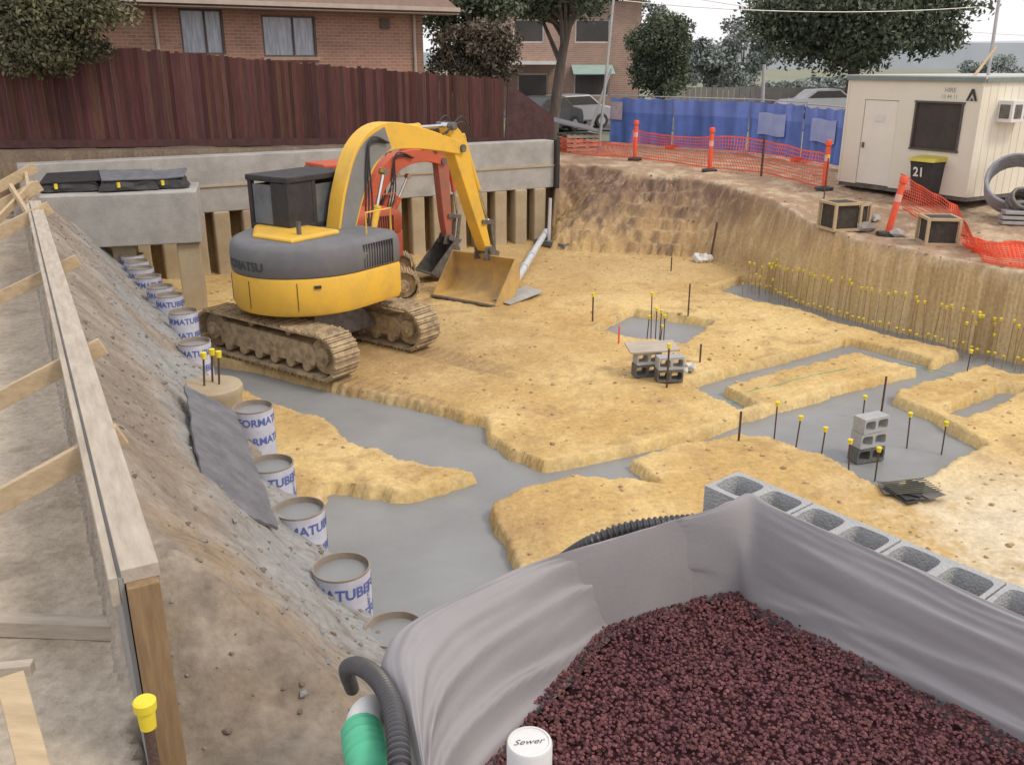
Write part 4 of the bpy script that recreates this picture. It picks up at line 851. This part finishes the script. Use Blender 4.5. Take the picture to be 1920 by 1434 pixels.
for i,(a,b,mt_,lab) in enumerate([((1345,748),(1590,690),greenp,'green marking line along the long clay strip'),((1600,655),(1790,690),greenp,'green marking line near the right bank')]):
    m=MB(); A=P(*a,0);B=P(*b,0); pts=[]
    for k in range(15): q=A.lerp(B,k/14); pts.append((q.x,q.y,max(gz(q.x,q.y),-.1)+.004))
    m.tube(pts,.005,5); tag(m.build('string_line',mt_),lab,'string line')
# ---------------- excavators
def excavator(name,label,loc,rz,trz,sc,body,bodyd,boom,arm,bk,text=None,wideb=1.9,cabroof=None,cabm=blackm):
    isy=body is yel
    t=thing(name,label,'excavator',loc,rz,scale=sc); RT=Matrix.Rotation(trz-rz,4,'Z')
    for s in(-1,1):
        a_,r_=1.32,.34; zc=.40; per=4*a_+2*PI*r_; n=46; m=MB()
        for k in range(n):
            q=per*k/n
            if q<2*a_: x,z,an=-a_+q,zc-r_,0
            elif q<2*a_+PI*r_: th=(q-2*a_)/r_; x,z,an=a_+r_*math.sin(th),zc-r_*math.cos(th),th
            elif q<4*a_+PI*r_: x,z,an=a_-(q-2*a_-PI*r_),zc+r_,PI
            else: th=(q-4*a_-PI*r_)/r_; x,z,an=-a_-r_*math.sin(th),zc+r_*math.cos(th),PI+th
            R=Matrix.Rotation(-an,3,'Y'); m.box((x,s*.98,z),(per/n*.93,.52,.035),R=R); off=R@Vector((.02,0,-.03)); m.box((x+off.x,s*.98,z+off.z),(.022,.52,.04),R=R); off=R@Vector((-.04,0,-.025)); m.box((x+off.x,s*.98,z+off.z),(.018,.52,.028),R=R)
        m.xf(RT); tk=m.build('track',trackm,t)
        m=MB(); m.prism([(-1.15,.2),(1.1,.2),(1.2,.4),(1.0,.56),(-1.0,.6),(-1.2,.42)],s*.98-.17,s*.98+.17); m.xf(RT); m.build('track_frame',trackm,tk,bevel=.02)
        for x,nm in((a_,'idler'),(-a_,'sprocket')):
            m=MB(); m.cyl((x,s*.98-.12,zc),(x,s*.98+.12,zc),.29,24); m.cyl((x,s*.98-.2,zc),(x,s*.98+.2,zc),.15,18); m.cyl((x,s*.98-.24,zc),(x,s*.98+.24,zc),.07,12)
            for j in range(6): a=j*PI/3; m.cyl((x+.11*math.cos(a),s*.98-.215,zc+.11*math.sin(a)),(x+.11*math.cos(a),s*.98+.215,zc+.11*math.sin(a)),.018,8)
            m.xf(RT); m.build(nm,trackm,tk,smooth=True)
        for x in np.linspace(-.95,.95,6): m=MB(); m.cyl((x,s*.98-.19,.19),(x,s*.98+.19,.19),.085,14); m.xf(RT); m.build('roller',trackm,tk,smooth=True)
        for x in (-.4,.5): m=MB(); m.cyl((x,s*.98-.12,.66),(x,s*.98+.12,.66),.06,12); m.xf(RT); m.build('roller',trackm,tk,smooth=True)
    m=MB(); m.loft([[(x,y,z) for x,y in pts] for pts,z in (([(-.6,-.85),(.6,-.85),(.6,.85),(-.6,.85)],.35),([(-.5,-.5),(.5,-.5),(.5,.5),(-.5,.5)],.8))]); m.xf(RT); m.build('lower_frame',steel,t,bevel=.02)
    m=MB(); m.cyl((0,0,.78),(0,0,.97),.55,32); m.build('slew_ring',steel,t,smooth=True)
    def outl(sx,sy,z,x0=-.12):
        o=[]
        for k in range(29): a=PI/2+PI*k/28; o.append((x0+1.28*sx*math.cos(a),1.19*sy*math.sin(a),z))
        o+=[(.85*sx,-1.17*sy,z),(1.0*sx,-1.02*sy,z),(1.0*sx,1.02*sy,z),(.85*sx,1.17*sy,z)]; return o
    m=MB(); m.loft([outl(.88,.88,.90),outl(.97,.97,.94),outl(1,1,1.02),outl(1,1,1.48),outl(.985,.985,1.53)]); m.build('lower_body',body,t,smooth=True,ang=30)
    m=MB(); m.loft([outl(.975,.975,1.532),outl(.995,.995,1.56),outl(1.0,1.0,1.82),outl(.985,.985,1.95),outl(.95,.95,2.02),outl(.88,.90,2.05)]); bd=m.build('counterweight',grey if isy else body,t,smooth=True,ang=50)
    m=MB(); m.loft([[(x,y,z) for x,y in ((-.95*k,-.55*k),(-.95*k,.35*k),(-.35*k,1.0*k),(.1,1.0*k),(.1,-.55*k))] for k,z in ((1,2.045),(1,2.09),(.94,2.12))]); m.build('hood',body,t,bevel=.02)
    for k in range(12): m=MB(); m.box((-.02+k*.062,-1.176,1.76),(.026,.02,.38)); m.build('vent_louvre',blackm,t)
    for an in (PI*.80,PI*1.0,PI*1.22): m=MB(); m.box((-.12+1.282*math.cos(an),1.192*math.sin(an),1.25),(.01,.01,.44),rz=an); m.build('panel_seam',blackm,t)
    m=MB(); m.box((-.12+1.285*math.cos(PI*1.3),1.20*math.sin(PI*1.3),1.40),(.03,.11,.045),rz=PI*1.3); m.build('latch',blackm,t)
    if text:
        m=MB(); put_text(m,text,lambda x,y:(-.12+1.288*math.cos(PI*.96+x/1.22),1.198*math.sin(PI*.96+x/1.22),1.70+y),.20,.02); m.build('lettering',mat('faded_letter',(.06,.06,.065),(.08,.08,.085),4),bd,recalc=False)
    m=MB(); m.cyl((-.6,-.35,2.05),(-.6,-.35,2.32),.04,12); m.build('exhaust',steel,t,smooth=True)
    x0,x1,y0,y1,z0,z1=-.30,1.15,.18,1.14,1.7,2.86
    m=MB(); e=.09
    for x in(x0+e/2,x1-e/2,.3):
        for y in(y0+e/2,y1-e/2): m.box((x,y,(z0+z1)/2),(e,e,z1-z0))
    m.box(((x0+x1)/2,(y0+y1)/2,z1+.03),(x1-x0+.04,y1-y0+.04,.1)); m.box(((x0+x1)/2,(y0+y1)/2,z0+.22),(x1-x0-.004,y1-y0-.004,.44))
    m.box((x0+.03,y0+.24,2.35),(.05,.34,.96)); m.box((.02,y0+.03,2.38),(.5,.04,.92)); cb_=m.build('cab',cabm,t,bevel=.03)
    if cabroof: m=MB(); m.box(((x0+x1)/2,(y0+y1)/2,z1+.12),(x1-x0,y1-y0,.09)); m.build('roof',cabroof,cb_,bevel=.03)
    m=MB(); m.box((x0+.03,y1-.33,2.42),(.015,.44,.74)); m.build('window',glassm,cb_)
    m=MB(); m.box((x1-.03,(y0+y1)/2,2.4),(.015,y1-y0-.16,.78)); m.build('window',glassm,cb_)
    m=MB(); m.box((.02,y1-.03,2.4),(.46,.015,.74)); m.build('window',glassm,cb_)
    for y in(y0+.03,y1-.03): m=MB(); m.box((.70,y,2.4),(.72,.015,.74)); m.build('window',glassm,cb_)
    m=MB(); m.box((.25,.66,2.2),(.5,.5,.12)); m.box((.02,.66,2.45),(.12,.44,.5)); m.build('seat',rubber,cb_,bevel=.04)
    def strip(pts,w,mm,name,par,ya=0,bev=.015):
        sp_=spline([(p[0],0,p[1]) for p in pts],6); hw=spline([(p[2],0,0) for p in pts],6); up_=[];dn=[]
        for i in range(len(sp_)):
            tg=(sp_[min(i+1,len(sp_)-1)]-sp_[max(i-1,0)]).normalized(); nn=Vector((-tg.z,0,tg.x)); up_.append(sp_[i]+nn*hw[i].x); dn.append(sp_[i]-nn*hw[i].x)
        m=MB(); rings=[[(u.x,ya-w,u.z),(u.x,ya+w,u.z),(d_.x,ya+w,d_.z),(d_.x,ya-w,d_.z)] for u,d_ in zip(up_,dn)]; m.loft(rings); return m.build(name,mm,par,bevel=bev,smooth=True,ang=30)
    BY=-.06
    bo=strip(boom,.16,body,'boom',t,BY)
    bi=len(boom)//2
    pan_=[(p[0],p[1],p[2]*.80) for p in boom[1:bi+2]]
    if isy: strip(pan_,.167,mat('boom_grey_decal',(.24,.24,.24),(.2,.2,.195),3,.5),'side_panel',bo,BY,0)
    ar=strip(arm,.13,body if isy else bodyd,'arm',t,BY)
    tip=boom[-1]
    for a in (tip,arm[-1],arm[0]): m=MB(); m.cyl((a[0],BY-.21,a[1]),(a[0],BY+.21,a[1]),.075,16); m.build('pin',steel,t,smooth=True)
    def ram(a,b,r,y,nm,par=t):
        a=Vector((a[0],y,a[1])); b=Vector((b[0],y,b[1])); m=MB(); mid=a.lerp(b,.6); m.cyl(a,mid,r,16); m.cyl(a-(b-a).normalized()*.06,a+(b-a).normalized()*.04,r*1.15,12); m.cyl(mid-(b-a).normalized()*.05,mid,r*1.12,16); o=m.build(nm,body,par,smooth=True)
        m=MB(); m.cyl(mid,b,r*.5,12); m.cyl(b+Vector((0,-r,0)),b+Vector((0,r,0)),r*.9,12); m.build('rod',chrome,o,smooth=True)
    bm=boom[bi]
    for s in(-1,1): ram((.98,1.5),(bm[0]+.3,bm[1]-.28),.07,BY+s*.25,'boom_ram')
    ram((bm[0]+.35,bm[1]+bm[2]+.13),(arm[0][0]-.02,arm[0][1]),.075,BY,'arm_ram')
    ram((arm[1][0]+.25,arm[1][1]+.15),(arm[-2][0]+.40,arm[-2][1]-.05),.06,BY,'bucket_ram')
    ae=arm[-1]; l2=(arm[-2][0]+.40,arm[-2][1]-.05)
    for s in(-1,1): m=MB(); m.beam((arm[-2][0],BY+s*.16,arm[-2][1]),(l2[0],BY+s*.16,l2[1]),.03,.09); m.beam((l2[0],BY+s*.10,l2[1]),(ae[0]+.25,BY+s*.1,ae[1]-.18),.03,.09); m.build('linkage',steel,t,bevel=.005)
    for j in range(6):
        y=BY+(-1)**j*(.19+.02*(j//2)); m=MB(); m.tube(spline([(boom[0][0]-.1,y,boom[0][1]+.35),(boom[1][0]+.28+.05*(j//2),y-.03,boom[1][1]-.25+.04*j),(boom[2][0]+.22+.06*(j//2),y,boom[2][1]-.25),(bm[0],y,bm[1]+.1+.03*j),(bm[0]+.5,y,bm[1]+bm[2]*.7)],8),.017,7); m.build('hose',rubber,t,smooth=True)
    for j in range(4): m=MB(); m.tube(spline([(tip[0]-.6+.1*(j//2),BY+.16-.32*(j%2),tip[1]+.3),(tip[0]-.05,BY+.2-.4*(j%2),tip[1]+.5+.1*(j//2)),(arm[1][0]+.2+.1*(j//2),BY+.17-.34*(j%2),arm[1][1]+.2)],8),.016,7); m.build('hose',rubber,t,smooth=True)
    wb=wideb/2; prof=bk; m=MB(); th=.03
    sp_=spline([(p[0],0,p[1]) for p in prof],6); rings=[]
    for i,pv in enumerate(sp_):
        tg=(sp_[min(i+1,len(sp_)-1)]-sp_[max(i-1,0)]).normalized(); nn=Vector((-tg.z,0,tg.x))*th; rings.append([(pv.x,BY-wb,pv.z),(pv.x,BY+wb,pv.z),(pv.x+nn.x,BY+wb,pv.z+nn.z),(pv.x+nn.x,BY-wb,pv.z+nn.z)])
    m.loft(rings); side=[(p.x,p.z) for p in sp_]
    for s in(-1,1): m.prism(side,BY+s*wb-.012*s,BY+s*(wb+.018))
    b_=m.build('bucket',yeld if isy else steel,t)
    m=MB(); m.beam((prof[0][0],BY-wb,prof[0][1]),(prof[0][0],BY+wb,prof[0][1]),.12,.03); m.build('cutting_edge',steel,b_)
    for s in(-1,1): m=MB(); m.prism([(ae[0]-.12,ae[1]+.1),(ae[0]+.38,ae[1]-.1),(ae[0]+.3,prof[-1][1]-.15),(ae[0]-.2,prof[-1][1]-.1)],BY+s*.13-.015,BY+s*.13+.015); m.build('hitch',steel,b_,bevel=.005)
    m=MB(); m.tube([(.9,-.95,2.0),(.9,-.95,2.4),(.3,-.95,2.4),(.3,-.95,2.0)],.016,8); m.build('handrail',body,t,smooth=True)
    return t
hz=math.atan2(.83,.56); tz=math.atan2(-.58,.815)
excavator('excavator','yellow crawler excavator with dark grey rear band and wide bucket',(-3.2,14.45,.0),hz,tz,.96,yel,yeld,
 [(.45,1.55,.15),(.62,2.0,.20),(.85,2.6,.25),(1.2,3.18,.28),(1.75,3.46,.25),(2.7,3.38,.19),(3.9,3.12,.12)],
 [(3.62,3.55,.09),(3.88,3.15,.22),(4.15,2.5,.18),(4.55,1.6,.14),(4.82,.98,.09)],
 [(4.05,.02),(4.35,.0),(4.72,.09),(4.93,.34),(4.94,.62),(4.8,.88)],'KOMATSU',1.62)
excavator('excavator','smaller orange red excavator parked behind the yellow machine',(-3.42,18.35,.0),math.atan2(.62,.78),math.atan2(.15,.98),.86,red,redd,
 [(.45,1.55,.13),(.65,2.0,.16),(.95,2.55,.19),(1.35,2.95,.20),(1.8,3.1,.17),(2.3,3.1,.14),(2.75,2.95,.1)],
 [(2.55,3.25,.08),(2.75,2.95,.16),(2.8,2.4,.15),(2.85,1.6,.12),(2.9,1.05,.08)],
 [(2.15,.25),(2.45,.1),(2.8,.15),(3.05,.4),(3.05,.8),(2.9,1.0)],None,.7,cabroof=red,cabm=redd)
# ---------------- world + sun
w=bpy.data.worlds.new('World'); S.world=w; w.use_nodes=True; nt=w.node_tree; N=nt.nodes; L=nt.links; bg=N['Background']
sun_az=math.atan2(.80,-.40); el=math.radians(50)
sk=N.new('ShaderNodeTexSky'); sk.sky_type='NISHITA'; sk.sun_disc=False; sk.sun_elevation=el; sk.sun_rotation=sun_az; sk.air_density=1.2; sk.dust_density=4; sk.ozone_density=1
mx=N.new('ShaderNodeMix'); mx.data_type='RGBA'; mx.inputs['Factor'].default_value=.85; L.new(sk.outputs[0],mx.inputs['A']); mx.inputs['B'].default_value=(7.8,7.6,7.8,1)
L.new(mx.outputs['Result'],bg.inputs['Color']); bg.inputs['Strength'].default_value=.15
sl=bpy.data.lights.new('sun','SUN'); sl.energy=1.45; sl.angle=math.radians(12); sl.color=(1,.88,.70); so=bpy.data.objects.new('sun',sl); COL.objects.link(so)
dirv=Vector((math.sin(sun_az)*math.cos(el),math.cos(sun_az)*math.cos(el),math.sin(el))); so.rotation_euler=dirv.to_track_quat('Z','Y').to_euler()
